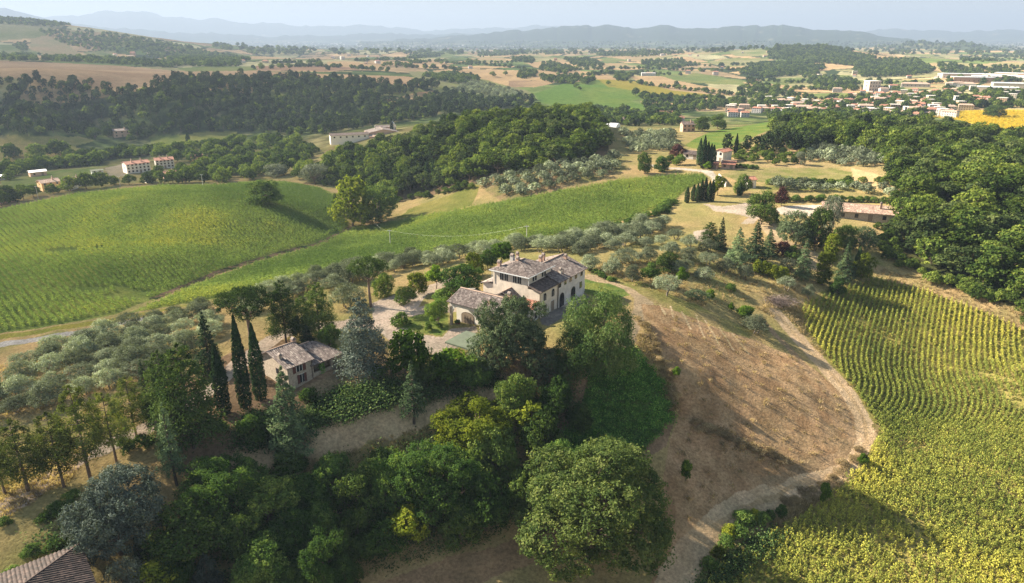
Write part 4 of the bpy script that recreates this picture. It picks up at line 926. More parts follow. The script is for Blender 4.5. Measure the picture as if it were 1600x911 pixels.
# valley trees round the village
vt = apart(np.concatenate([grid([(-40,300),(-40,252),(60,262),(130,244),(230,240),(300,232),(372,222),(470,222),(500,240),(478,284),(420,276),(330,284),(240,276),(300,258),(230,246),(180,246),(150,262),(90,262),(20,280)], 11, 12, .3, 3.5, 14), along([(0,322),(60,306),(120,298),(200,288),(330,286),(400,280)], 8, 2.5, 3)]), 7)
for i, p in enumerate(vt[:190]):
    s = rng.uniform(.75, 1.35); plant('midtree', p[0], p[1], 8.5 * s, 9 * s, 'valley_tree', 'leafy tree of the belt around the village below the domed field', 'tree', 'trees around the valley village')
# pines behind the upper farm and orchard trees
og = apart(np.concatenate([grid([(1142,232),(1205,238),(1262,244),(1258,260),(1200,258),(1150,252)], 7, 8, .2, 1.2, 18), grid([(1010,246),(1052,248),(1064,258),(1020,258)], 7, 8, .2, 1.5, 19), along([(1270,292),(1345,288),(1380,286)], 6, 1.5, 20)]), 4)
for p in og[:70]: plant('midtree', p[0], p[1], rng.uniform(2.6, 5), rng.uniform(3.2, 5.5), 'fruit_tree', 'small fruit tree of the garden orchards around the upper farm', 'tree', 'fruit trees of the upper farm')
pp = apart(np.concatenate([along([(1165,236),(1200,232),(1262,228)], 5, 4, 5), along([(1170,240),(1210,238),(1262,236)], 6, 5, 6)]), 4.5)
for p in pp[:44]: plant('farpine', p[0], p[1], rng.uniform(8, 12), rng.uniform(4.5, 6.5), 'pine_tree', 'pine in the small stand behind the upper farmhouse garden', 'tree', 'pines behind the upper farm')
hd = along([(1145,262),(1185,264),(1190,264)], 4, .8, 7)
for p in hd[:14]: plant('bush', p[0], p[1], 2.2, 2.4, 'hedge_shrub', 'clipped shrub in the row right of the red roofed garage', 'hedge', 'shrub row by the garage')
hd = apart(np.concatenate([along([(1200,288),(1260,286),(1340,290)], 4, .7, 8), along([(1215,316),(1290,314),(1400,318)], 3.2, .7, 9)]), 2)
for p in hd[:70]: plant('bush', p[0], p[1], 2.6, 3.6, 'hedge_shrub', 'dark shrub of the hedges behind the long farmhouse', 'hedge', 'hedges behind the long farmhouse')
hd = apart(along([(840,386),(880,378),(920,371),(960,360),(1000,346),(1030,332),(1055,316)], 1.5, 1.1, 10), 1.7)
for p in hd[:110]: plant('bush', p[0], p[1], rng.uniform(1.8, 3), rng.uniform(3, 4.5), 'hedge_shrub', 'bramble bush of the dark hedge along the lower edge of the ridge crop', 'hedge', 'bramble hedge along the crop')
hd = along([(915,420),(930,426),(950,436),(965,442)], 1.5, .3, 11)
for p in hd[:22]: plant('bush', p[0], p[1], 1.2, 2.0, 'hedge_shrub', 'low clipped hedge plant beside the lawn at the villa end', 'hedge', 'low hedge by the villa lawn')
# single trees and tree lines in the middle distance
LT = [(565,110,10),(513,110,8),(860,108,7),(872,118,6),(880,121,6),(900,137,8),(950,133,8),(1057,133,7),(1007,155,14),(1022,156,12),(1040,157,11),(1057,157,10),(1075,158,12),(1090,156,9),(905,141,7),(993,150,14),(735,118,6),(770,120,9),(790,118,8),(868,104,6),(830,100,6),(1490,128,5),(1373,126,6),(620,100,6),(500,105,10),
 (170,214,16),(150,218,18),(142,214,14),(215,212,18),(230,216,14),(205,222,12),(20,248,22),(60,250,24),(90,246,26),(100,242,20)]
for px, b_, w_ in LT:
    g = at(px, b_); r_ = np.hypot(g[0], g[1]); plant('midtree', g[0], g[1], w_ * r_ / F * .95, w_ * r_ / F, 'field_tree', 'lone tree standing in the open fields of the middle distance', 'tree', 'lone trees in the fields')
# ---------------------------------------------------------------- far woods and hedges, one mass
def fill(p, d, seed): return grid(p, d * 1.12, d * 1.22, .4, d * .36, seed)
FW = [fill(p, d, 40 + i) for i, (p, d) in enumerate([
 ([(-60,26),(0,27),(60,31),(110,40),(90,44),(40,40),(0,38),(-60,38)], 13), ([(60,48),(110,50),(160,58),(230,68),(260,78),(200,84),(150,80),(110,72),(80,60)], 13), ([(200,62),(260,70),(330,84),(390,92),(390,97),(300,96),(230,90),(215,75)], 13), ([(110,46),(150,50),(220,60),(300,76),(340,84),(300,84),(220,68),(130,52)], 18),
 ([(70,90),(130,92),(200,95),(270,103),(270,107),(180,101),(70,95)], 11), ([(0,90),(50,89),(66,95),(30,96),(0,94)], 11), ([(245,100),(270,94),(340,92),(380,98),(370,104),(280,105)], 10), ([(20,72),(40,66),(42,80),(25,80)], 12),
 ([(660,118),(720,116),(750,126),(725,132),(690,128)], 10), ([(690,150),(760,160),(838,152),(832,168),(760,168),(700,156)], 12), ([(1200,78),(1240,71),(1280,71),(1330,82),(1370,92),(1340,104),(1290,100),(1200,92)], 9.5), ([(1180,102),(1240,96),(1290,104),(1280,116),(1200,122),(1150,116)], 9),
 ([(1345,100),(1380,93),(1430,94),(1460,110),(1440,118),(1350,122),(1330,112)], 8.5), ([(1465,100),(1490,100),(1520,110),(1500,118),(1470,116)], 13), ([(1250,118),(1300,122),(1340,126),(1330,140),(1270,142),(1265,130)], 13), ([(1170,130),(1240,142),(1255,152),(1180,156),(1150,148)], 13),
 ([(1000,150),(1150,156),(1250,162),(1240,172),(1140,170),(1060,176),(1010,176)], 11), ([(900,172),(1000,176),(1060,180),(1060,196),(960,198),(900,190)], 11), ([(850,98),(885,104),(900,112),(880,116),(840,110)], 12), ([(880,92),(930,94),(945,104),(900,106)], 14), ([(840,124),(880,122),(930,126),(920,132),(870,132)], 10),
 ([(1000,96),(1060,94),(1095,102),(1050,108),(1005,104)], 15), ([(800,92),(830,90),(835,98),(805,98)], 14), ([(930,82),(1010,80),(1070,84),(1000,90),(935,88)], 20), ([(850,80),(880,79),(882,85),(852,86)], 15), ([(820,112),(840,112),(836,124),(805,122)], 11), ([(960,122),(985,118),(985,126),(965,128)], 10),
 ([(1480,104),(1620,104),(1620,118),(1500,120)], 16), ([(1500,88),(1620,84),(1620,94),(1500,98)], 26), ([(640,86),(690,82),(690,88),(650,92)], 20), ([(740,84),(830,78),(830,84),(750,90)], 24), ([(1310,182),(1200,180),(1205,192),(1400,190)], 10)])]
FL = [along(p, 9, 4, 80 + i) for i, p in enumerate([[(400,108),(500,104),(610,112)],[(620,106),(700,108),(720,112)],[(640,92),(690,88)],[(690,100),(760,102),(820,108)],[(820,118),(870,122),(960,116),(985,120)],[(985,130),(1060,140),(1170,152)],[(950,116),(1000,116),(1060,118)],
 [(1000,108),(1100,112),(1160,110)],[(1100,104),(1160,102),(1210,98)],[(1160,124),(1230,130),(1290,128)],[(1240,140),(1330,142),(1400,140)],[(1330,132),(1440,132),(1500,128)],[(1250,156),(1360,156)],[(1480,142),(1560,146),(1620,150)],[(1480,124),(1560,128),(1620,128)],[(720,98),(800,99)],[(640,99),(700,96)],
 [(600,104),(640,102)],[(420,100),(500,98)],[(880,110),(1000,108)],[(1440,170),(1500,168),(1620,168)],[(1400,160),(1480,150)],[(1180,166),(1300,168),(1420,172)],[(1220,178),(1330,186),(1440,182)],[(0,88),(60,86)],[(130,92),(260,98)],[(150,250),(250,240)],[(0,268),(90,262),(160,258)],[(560,96),(620,94),(660,100)]])]
fw = np.concatenate(FW + FL)
scatter('far_trees', 'far off hedgerows, copses and wooded hills fading into haze', 'trees', [k[0] for k in KIND['fartree']], fw, .92)
orow = grid([(690,146),(740,128),(820,146),(800,162)], 7, 12, .5, .5, 17)
scatter('far_olive_rows', 'regular rows of olives on the far slope beside the pine forest', 'orchard', [k[0] for k in KIND['farolive']], orow, 1.05)
# the patchy plain: trees between the far roofs
px_ = rng.uniform(330, 1600, 1500); py_ = 66 + rng.uniform(0, 1, 1500) ** 1.3 * 20
pl = np.array([at(a, b)[:2] for a, b in zip(px_, py_)]); pl = pl[np.hypot(pl[:, 0], pl[:, 1]) > 2600]
scatter('plain_trees', 'scattered trees on the hazy plain before the mountains', 'trees', [k[0] for k in KIND['fartree']], pl, 1.7)
tt = apart(np.concatenate([grid([(1195,176),(1240,166),(1300,164),(1340,160),(1400,152),(1470,148),(1500,158),(1530,165),(1460,184),(1380,188),(1300,186),(1200,184)], 12, 13, .3, 4.5, 91), grid([(1480,150),(1600,144),(1640,160),(1600,168),(1500,166)], 13, 14, .2, 5, 92), grid([(1470,120),(1620,120),(1620,132),(1480,130)], 26, 30, .2, 9, 93)]), 8)
scatter('town_trees', 'dark garden trees filling the gaps between the town houses', 'trees', [k[0] for k in KIND['fartree']], tt, .95)
eg = apart(np.concatenate([along([(1385,398),(1420,420),(1480,446),(1540,468),(1600,488),(1680,520)], 2.6, 1.6, 94), along([(1386,284),(1405,300),(1412,330),(1400,350),(1372,372),(1385,398)], 3, 1.6, 95), along([(510,288),(560,300),(600,320),(640,312),(740,292)], 4, 2, 96), along([(1210,232),(1290,238),(1340,242),(1384,256)], 4, 2, 97)]), 1.8)
scatter('wood_edge_scrub', 'bushy scrub along the foot of the oak woods', 'scrub', [k[0] for k in KIND['midtree']], eg, .42)
# ---------------------------------------------------------------- crops
def sunflower(seed, h=1.45, wide=.42, nl=7, cm=None, head=True):
    r = np.random.default_rng(seed); V_, F_, A_ = [], [], []
    def add(v, f, a):
        F_.append(np.array(f) + sum(len(q) for q in V_)); V_.append(np.array(v, float)); A_.append(np.full(len(f), a))
    add([(-.03, 0, 0), (.03, 0, 0), (.03, 0, h), (-.03, 0, h)], [(0, 1, 2, 3)], .35)
    for k in range(nl):
        a = 2.4 * k + r.uniform(0, .5); z = h * (.3 + .62 * k / nl); L = wide * r.uniform(.8, 1.25) * (1.1 - .5 * k / nl); s = L * .42
        d = np.array([cos(a), sin(a), 0]); n_ = np.array([-sin(a), cos(a), 0]); up = np.array([0, 0, 1.])
        add([up * z, d * L * .55 + n_ * s + up * (z + .10), d * L + up * (z - .10), d * L * .55 - n_ * s + up * (z + .10)], [(0, 1, 2, 3)], r.uniform(.1, .7) + .25 * (k < 2))
    if head:
        a = 2.8; d = np.array([cos(a), sin(a), .2]); n_ = np.array([-sin(a), cos(a), 0]); q = np.array([0, 0, 1.]) ; c0 = np.array([0, 0, h + .06]) + d * .06
        R = .16; add([c0 + R * (n_ * cos(t) + q * sin(t)) for t in (0, pi / 2, pi, 3 * pi / 2)], [(0, 1, 2, 3)], 1.0)
    v = np.concatenate(V_); f = np.concatenate(F_); return mesh_np('sunflower', v, f, [cm], attr=np.concatenate(A_))
M['crop_a'] = crop_mat('sunflower_leaves', ((.10, .16, .035), (.205, .28, .06)), ((.34, .36, .06), (.48, .43, .05)))
M['crop_b'] = crop_mat('ripe_sunflower_leaves', ((.13, .18, .04), (.27, .30, .065)), ((.42, .41, .08), (.52, .48, .09)))
fA = poly([(-60,352),(0,330),(120,305),(250,292),(340,291),(400,287),(445,286),(498,296),(520,308),(518,330),(543,349),(540,357),(485,381),(400,403),(300,439),(180,487),(100,504),(0,518),(-60,530)])
fB = poly([(555,358),(620,347),(730,327),(860,303),(960,284),(1040,276),(1098,274),(1103,281),(1068,300),(1048,317),(960,348),(880,366),(820,378),(760,381),(690,393),(620,403),(540,423),(440,440),(330,466),(215,488),(306,448),(405,411),(488,389)])
fM = poly([(1253,482),(1264,473),(1312,455),(1370,436),(1450,458),(1530,487),(1620,525),(1720,565),(1720,1000),(1080,1000),(1090,940),(1125,892),(1204,838),(1292,783),(1353,724),(1375,672),(1338,612),(1293,560),(1259,512)])
def rows_in(q, direction, spacing, step, jit, seed):
    r = np.random.default_rng(seed); d = np.array(direction, float); d /= np.hypot(*d); n_ = np.array([-d[1], d[0]])
    a = q @ d; b = q @ n_; ks = np.arange(math.floor(b.min() / spacing), b.max() / spacing); out = []
    for k in ks:
        t = np.arange(a.min(), a.max(), step); t = t + r.normal(size=len(t)) * step * .3; s = k * spacing + r.normal(size=len(t)) * jit
        out.append(t[:, None] * d + s[:, None] * n_)
    xy = np.concatenate(out); return xy[inside(q, xy[:, 0], xy[:, 1])]
xa = rows_in(fA, (.68, -.73), 1.7, .8, .13, 1)
ta = np.clip(.30 + 2.0 * fbm(xa[:, 0] / 60, xa[:, 1] / 60, 4) + .3 * fbm(xa[:, 0] / 9, xa[:, 1] / 9, 3) + rng.normal(size=len(xa)) * .05, 0, .8)
yl = at(20, 392); ta = np.clip(ta + .6 * np.exp(-((xa[:, 0] - yl[0]) / 55) ** 2 - ((xa[:, 1] - yl[1]) / 22) ** 2), 0, 1)
gap = fbm(xa[:, 0] / 22 + 9, xa[:, 1] / 22, 3) > -.27
scatter('sunflower_crop', 'green and yellow sunflower plants in rows over the domed field', 'crop', [sunflower(s, cm=M['crop_a'], wide=.47, head=False) for s in (1, 2, 3)], xa[gap], 1.1, tint=ta[gap])
xb = rows_in(fB, (.35, .94), 1.3, .9, .3, 2)
tb = np.clip(.36 + 1.5 * fbm(xb[:, 0] / 40, xb[:, 1] / 40, 4) + .25 * fbm(xb[:, 0] / 6, xb[:, 1] / 6, 3) + rng.normal(size=len(xb)) * .05, 0, .62)
scatter('sunflower_crop', 'dense green sunflower plants over the long field below the ridge', 'crop', [sunflower(s, cm=M['crop_a'], wide=.52, head=False) for s in (4, 5, 6)], xb, 1.1, tint=tb)
# curved rows of the lower field: x = f(y) + k * spacing
yy = np.linspace(60, 230, 400); sl_ = np.interp(yy, [60, 100, 128, 138, 146, 156, 168, 185, 230], [1.2, 1.3, 1.5, 1.5, .75, .28, .55, .62, .62]); ff = np.cumsum(sl_) * (yy[1] - yy[0])
out = []
for k in range(-200, 200):
    y0 = np.arange(fM[:, 1].min(), fM[:, 1].max(), .26); y0 = y0 + rng.normal(size=len(y0)) * .1
    nn = 1 / np.sqrt(1 + np.interp(y0, yy, sl_) ** 2)
    x0 = np.interp(y0, yy, ff) - 60 + k * 1.2 / .82 + rng.normal(size=len(y0)) * .12
    out.append(np.column_stack([x0, y0]))
xm = np.concatenate(out); xm = xm[inside(fM, xm[:, 0], xm[:, 1])]
gp = fbm(xm[:, 0] / 11, xm[:, 1] / 11, 4); dep_ = np.clip((132 - xm[:, 1]) / 30, 0, 1)
xm = xm[(gp + rng.uniform(-.12, .12, len(xm)) > -.24)]
lo = xm[:, 1] < 128; xm[lo] += rng.normal(size=(lo.sum(), 2)) * .28
tm_ = np.clip(.50 + 1.3 * fbm(xm[:, 0] / 25, xm[:, 1] / 25, 4) + .5 * fbm(xm[:, 0] / 5, xm[:, 1] / 5, 3) + rng.normal(size=len(xm)) * .08, 0, .9)
scatter('sunflower_crop', 'ripening yellow green sunflowers in curved rows on the lower slope', 'crop', [sunflower(s, cm=M['crop_b'], wide=.36, head=s == 7) for s in (7, 8, 9)], xm, .95, tint=tm_)
M['crop_c'] = crop_mat('weeds_between_rows', ((.12, .15, .04), (.21, .22, .05)), ((.32, .28, .07), (.40, .32, .12)))
wd_ = grid(fM, .95, 1.0, .3, .4, 31); wd_ = wd_[fbm(wd_[:, 0] / 7, wd_[:, 1] / 7, 3) > -.2]
scatter('field_weeds', 'low weeds and dry leaves between the sunflower rows', 'weeds', [sunflower(s, h=.5, wide=.45, nl=6, cm=M['crop_c'], head=False) for s in (10, 11)], wd_, 1.0, tint=np.clip(.5 + 1.6 * fbm(wd_[:, 0] / 12, wd_[:, 1] / 12, 3) + rng.normal(size=len(wd_)) * .2, 0, 1))
fy = poly([(1456,184),(1480,177),(1510,174),(1650,173),(1650,218),(1590,210),(1540,198),(1500,189)])
xs = grid(fy, 3.2, 3.2, .3, .8, 33)
M['crop_y'] = crop_mat('flowering_sunflowers', ((.10, .16, .02), (.28, .28, .04)), ((.50, .37, .04), (.58, .41, .03)))
scatter('sunflower_crop', 'bright flowering sunflowers beside the town', 'crop', [sunflower(12, h=1.6, wide=1.3, cm=M['crop_y'])], xs, 1.1, tint=np.clip(.8 + rng.normal(size=len(xs)) * .15, 0, 1))
# ---------------------------------------------------------------- ground cover
def tuft(seed, mat, n=26, h=.5, w=.5, narrow=.03):
    r = np.random.default_rng(seed); p = np.column_stack([r.normal(size=(n, 2)) * w * .45, r.uniform(.05, h * .7, n)]); nn = norm(r.normal(size=(n, 3)) + np.array([0, 0, .4]))
    t = norm(np.column_stack([p[:, :2] * .8 + r.normal(size=(n, 2)) * .3, np.full(n, .8)])); s = norm(np.cross(t, r.normal(size=(n, 3)))); a = h * r.uniform(.4, .9, (n, 1)) * .6; b = narrow * r.uniform(.7, 1.4, (n, 1))
    v = np.stack([p - t * a - s * b, p - t * a + s * b, p + t * a + s * b * .3, p + t * a - s * b * .3], 1).reshape(-1, 3)
    return mesh_np('tuft', v, np.arange(4 * n).reshape(-1, 4), [mat], attr=r.uniform(0, 1, n))
dryt = [tuft(s, LM['dry'], 30, .55, .8, .045) for s in (1, 2)]; grnt = [tuft(s, LM['bush'], 30, .5, .8, .06) for s in (3, 4)]
def leafpatch(seed, mat, n=60, w=1.2, h=.6, a=.16, b=.12):
    r = np.random.default_rng(seed); p = np.column_stack([r.normal(size=(n, 2)) * w * .45, np.abs(r.normal(size=n)) * h * .6]); v, f = leaves(p, norm(r.normal(size=(n, 3)) * .55 + np.array([0, 0, .8])), a, b, r)
    return mesh_np('patch', v, f, [mat], attr=r.uniform(0, 1, n))
ivyp = [leafpatch(s, LM['ivy']) for s in (5, 6, 7)]; undr = [leafpatch(s, LM['acacia'], 90, 2.2, 1.3, .2, .13) for s in (8, 9, 10)]
iv = grid([(928,560),(960,550),(992,545),(1040,600),(1050,655),(1005,707),(960,717),(900,702),(858,696),(905,645)], .62, .66, .3, .25, 50)
scatter('ivy', 'deep green ivy blanket over the steep bank below the villa', 'ivy', ivyp, iv, .95)
un = [grid(p, d, d, .3, d * .35, 51 + i) for i, (p, d) in enumerate([([(480,648),(500,622),(560,603),(625,597),(645,624),(600,640),(560,652),(490,670),(440,690)], .8), ([(330,770),(420,742),(500,722),(620,690),(700,668),(760,655),(860,690),(900,720),(820,800),(780,840),(640,880),(560,900),(480,930),(330,930),(260,880)], 1.9),
 ([(650,575),(760,570),(790,598),(700,622),(640,640),(630,610)], 1.0), ([(60,830),(90,800),(150,780),(130,850),(60,870)], 2.4), ([(860,600),(900,600),(905,650),(860,690),(800,640)], 1.2), ([(1090,915),(1130,880),(1200,828),(1215,840),(1160,890),(1100,940)], .9), ([(395,640),(470,660),(440,700),(390,715),(360,690)], 1.0)])]
scatter('undergrowth', 'tangled green undergrowth between the trees of the slope', 'undergrowth', undr, np.concatenate(un), 1.0)
dr = [grid(p, d, d, .3, d * .4, 61 + i) for i, (p, d) in enumerate([([(770,575),(850,562),(905,577),(935,565),(900,640),(850,650),(800,640)], .9), ([(985,545),(1010,500),(1035,560),(1065,640),(1045,650),(1030,590)], .55), ([(420,735),(600,684),(690,660),(660,690),(520,736),(430,750)], .75), ([(1020,478),(1100,505),(1250,562),(1330,640),(1350,680),(1300,740),(1180,785),(1080,850),(1050,760),(1065,640)], 3.2),
 ([(1080,655),(1130,668),(1200,700),(1245,725),(1200,728),(1120,695)], 1.1), ([(1200,815),(1290,765),(1345,715),(1362,680),(1372,672),(1350,722),(1290,782),(1205,832)], .5), ([(1180,480),(1240,470),(1262,490),(1258,515),(1290,560),(1335,612),(1320,610),(1250,535),(1215,500)], .8), ([(940,430),(1100,480),(1250,455),(1290,440),(1180,420),(1040,400),(930,410)], 1.7), ([(0,560),(130,530),(350,520),(300,600),(150,700),(0,760)], 2.7),
 ([(1380,420),(1480,445),(1620,495),(1620,520),(1480,470),(1370,432)], 1.2), ([(0,745),(150,690),(120,740),(0,820)], .8)])]
dr = np.concatenate(dr)
dr = dr[near(line([(1215,490),(1255,535),(1290,572),(1325,615),(1350,655),(1354,690),(1333,718),(1288,746),(1225,770),(1165,792),(1115,828)]), dr[:, 0], dr[:, 1], 2.8) > 2.4]
scatter('dry_grass', 'tufts of straw coloured dry grass and weeds on the slopes', 'grass', dryt, dr, 1.0)
wc = np.concatenate([along([(1085,660),(1125,678),(1175,700),(1240,728)], 2.2, .8, 71), along([(1000,500),(1020,540),(1045,590),(1060,640)], 1.3, .9, 72), along([(1345,705),(1300,752),(1240,786),(1190,806)], 1.3, .5, 73)])
for p in wc[:75]: plant('weed', p[0], p[1], rng.uniform(.7, 1.3), rng.uniform(1.6, 2.8), 'weed_clump', 'clump of tall dry weeds on the bare field and its verge', 'weeds', 'dry weed clumps')
gq = at(1216, 474)
# ---------------------------------------------------------------- building kit
def tile_mat(name, cols, scale=2.2):
    m = mat_new(name); q = N(m); tc = q('ShaderNodeTexCoord')
    mp = q('ShaderNodeMapping', {'Vector': (tc, 2), 'Scale': (1 / .36, 1 / .42, 1)})
    vo = q('ShaderNodeTexVoronoi', {'Vector': mp, 'Scale': 1.0}); n1 = q('ShaderNodeTexNoise', {'Vector': (tc, 3), 'Scale': .5, 'Detail': 5.0})
    sp = q('ShaderNodeSeparateColor'); q.t.links.new(vo.outputs[1], sp.inputs[0])
    f = q.math('ADD', q.math('MULTIPLY', (sp, 0), .62), q.math('MULTIPLY', (n1, 0), .5))
    r = q.ramp((f, 0), [(.12, cols[0]), (.42, cols[1]), (.68, cols[2]), (.92, cols[3])])
    q.out(q('ShaderNodeBsdfPrincipled', {'Base Color': r, 'Roughness': .9})); return m
M['tile'] = tile_mat('weathered_roof_tiles', ((.05,.039,.036), (.112,.086,.078), (.185,.148,.133), (.31,.268,.24)))
M['tile_dark'] = tile_mat('dark_roof_tiles', ((.035,.027,.024), (.075,.055,.048), (.115,.082,.07), (.17,.125,.105)))
M['tile_brown_shade'] = tile_mat('brown_tiles_in_tree_shade', ((.016,.012,.011), (.036,.025,.022), (.06,.04,.034), (.125,.085,.07)))  # brown tiles darkened: tree shade over the outbuilding roof put into the colour
M['tile_red'] = tile_mat('red_roof_tiles', ((.12,.05,.037), (.22,.09,.06), (.29,.13,.085), (.36,.19,.13)))
M['tile_pink'] = tile_mat('sun_bleached_tiles', ((.13,.085,.07), (.25,.165,.125), (.36,.25,.19), (.48,.38,.30)))
M['plaster'] = plain_mat('cream_plaster', (.57, .50, .42), .9, .22, .7)
M['plaster_w'] = plain_mat('white_plaster', (.62, .585, .53), .9, .12, .8)
M['plaster_g'] = plain_mat('greyish_plaster', (.50, .475, .44), .9, .25, .7)
M['stone'] = plain_mat('rubble_stone', (.36, .30, .235), .95, .4, 2.2, bump=.6)
M['ochre'] = plain_mat('ochre_plaster', (.58, .36, .17), .9, .12, .8)
M['brick'] = plain_mat('pinkish_brick', (.46, .30, .22), .9, .25, 3)
M['wood_door'] = plain_mat('grey_brown_door_boards', (.20, .155, .11), .7, .3, 6)
M['shutter'] = plain_mat('dark_red_shutters', (.10, .028, .022), .6, .15, 5)
M['green_roof'] = plain_mat('green_grey_roofing_felt', (.085, .105, .07), .9, .25, .8)
M['white_sheet'] = plain_mat('white_sheeting', (.75, .76, .78), .6, .06, .4)
M['metal'] = plain_mat('pale_metal', (.55, .56, .57), .45, .1, 2)
M['frame'] = plain_mat('pale_window_frame', (.55, .50, .44), .6, .1, 4)
M['dark_frame'] = plain_mat('brown_window_frame', (.10, .07, .05), .6, .1, 4)
M['concrete'] = plain_mat('pole_concrete', (.42, .41, .39), .9, .15, 3)
def glass_mat():
    m = mat_new('dark_window_glass'); q = N(m); q.out(q('ShaderNodeBsdfPrincipled', {'Base Color': (.018, .022, .028, 1), 'Roughness': .08, 'IOR': 1.5})); return m
M['glass'] = glass_mat()
class MB:
    def __init__(s): s.v, s.f = [], []
    def add(s, v, f):
        o = len(s.v); s.v += [tuple(map(float, p)) for p in v]; s.f += [tuple(i + o for i in q) for q in f]
    def box(s, x0, x1, y0, y1, z0, z1, top=True, bottom=True):
        v = [(x, y, z) for z in (z0, z1) for x, y in ((x0, y0), (x1, y0), (x1, y1), (x0, y1))]
        f = [(0, 1, 5, 4), (1, 2, 6, 5), (2, 3, 7, 6), (3, 0, 4, 7)]
        if top: f.append((4, 5, 6, 7))
        if bottom: f.append((3, 2, 1, 0))
        s.add(v, f)
    def prism(s, outline, axis, a, b):
        """outline (2-D) pushed along axis 0/1/2 from a to b"""
        n = len(outline)
        def pt(p, t): return (t, p[0], p[1]) if axis == 0 else (p[0], t, p[1]) if axis == 1 else (p[0], p[1], t)
        v = [pt(p, a) for p in outline] + [pt(p, b) for p in outline]
        s.add(v, [tuple(range(n - 1, -1, -1)), tuple(range(n, 2 * n))] + [(i, (i + 1) % n, n + (i + 1) % n, n + i) for i in range(n)])
    def build(s, name, mat, parent=None, smooth=False):
        me = bpy.data.meshes.new(name); me.from_pydata(s.v, [], s.f); me.validate(); me.materials.append(mat)
        import bmesh
        b = bmesh.new(); b.from_mesh(me); bmesh.ops.recalc_face_normals(b, faces=b.faces); b.to_mesh(me); b.free()
        if smooth: me.polygons.foreach_set('use_smooth', [True] * len(me.polygons))
        return obj(name, me, parent)
def slope(A, B, RB, RA, period=.36, amp=.055, thick=.12):
    """one tiled roof slope: eave A-B, ridge RA-RB (a hip end tapers); ribs run up the slope"""
    A, B, RA, RB = (np.array(p, float) for p in (A, B, RA, RB))
    L = np.linalg.norm(B - A); u = (B - A) / L; up = RA - A - u * ((RA - A) @ u)
    if np.linalg.norm(up) < 1e-6: up = RB - A - u * ((RB - A) @ u)
    Sv = np.linalg.norm(up); v = up / Sv; n_ = np.cross(u, v)
    if n_[2] < 0: n_ = -n_
    l1, r1 = (RA - A) @ u, (RB - A) @ u
    us = np.linspace(0, L, max(3, int(L / period * 5) + 1)); vm = np.full(len(us), Sv)
    if l1 > 1e-6: vm = np.minimum(vm, Sv * us / l1)
    if r1 < L - 1e-6: vm = np.minimum(vm, Sv * (L - us) / (L - r1))
    h = amp * np.abs(np.sin(us / period * pi)) * 1.6
    P_ = A + us[:, None] * u; lo = P_ + n_ * h[:, None]; hi = P_ + vm[:, None] * v + n_ * h[:, None]
    lb = P_ - n_ * thick; hb = P_ + vm[:, None] * v - n_ * thick
    k = len(us); V_ = np.concatenate([lo, hi, lb, hb]); F_ = []
    for i in range(k - 1):
        F_ += [(i, i + 1, k + i + 1, k + i), (2 * k + i + 1, 2 * k + i, 3 * k + i, 3 * k + i + 1), (i + 1, i, 2 * k + i, 2 * k + i + 1), (k + i, k + i + 1, 3 * k + i + 1, 3 * k + i)]
    F_ += [(0, k, 3 * k, 2 * k), (k - 1, 3 * k - 1, 4 * k - 1, 2 * k - 1)]
    uv = np.concatenate([np.stack([us, us * 0], 1), np.stack([us, vm], 1), np.stack([us, us * 0], 1), np.stack([us, vm], 1)])
    return V_, F_, uv
def roof(parent, slopes, mat, name='roof', **kw):
    V_, F_, UV = [], [], []; o = 0
    for s in slopes:
        v, f, uv = slope(*s, **kw); V_.append(v); F_ += [tuple(i + o for i in q) for q in f]; UV.append(uv); o += len(v)
    me = bpy.data.meshes.new(name); me.from_pydata([tuple(p) for p in np.concatenate(V_)], [], F_); uv = np.concatenate(UV)
    ul = me.uv_layers.new(name='uv'); li = np.zeros(len(me.loops), int); me.loops.foreach_get('vertex_index', li); ul.data.foreach_set('uv', uv[li].astype(np.float32).ravel())
    me.materials.append(mat); return obj(name, me, parent)
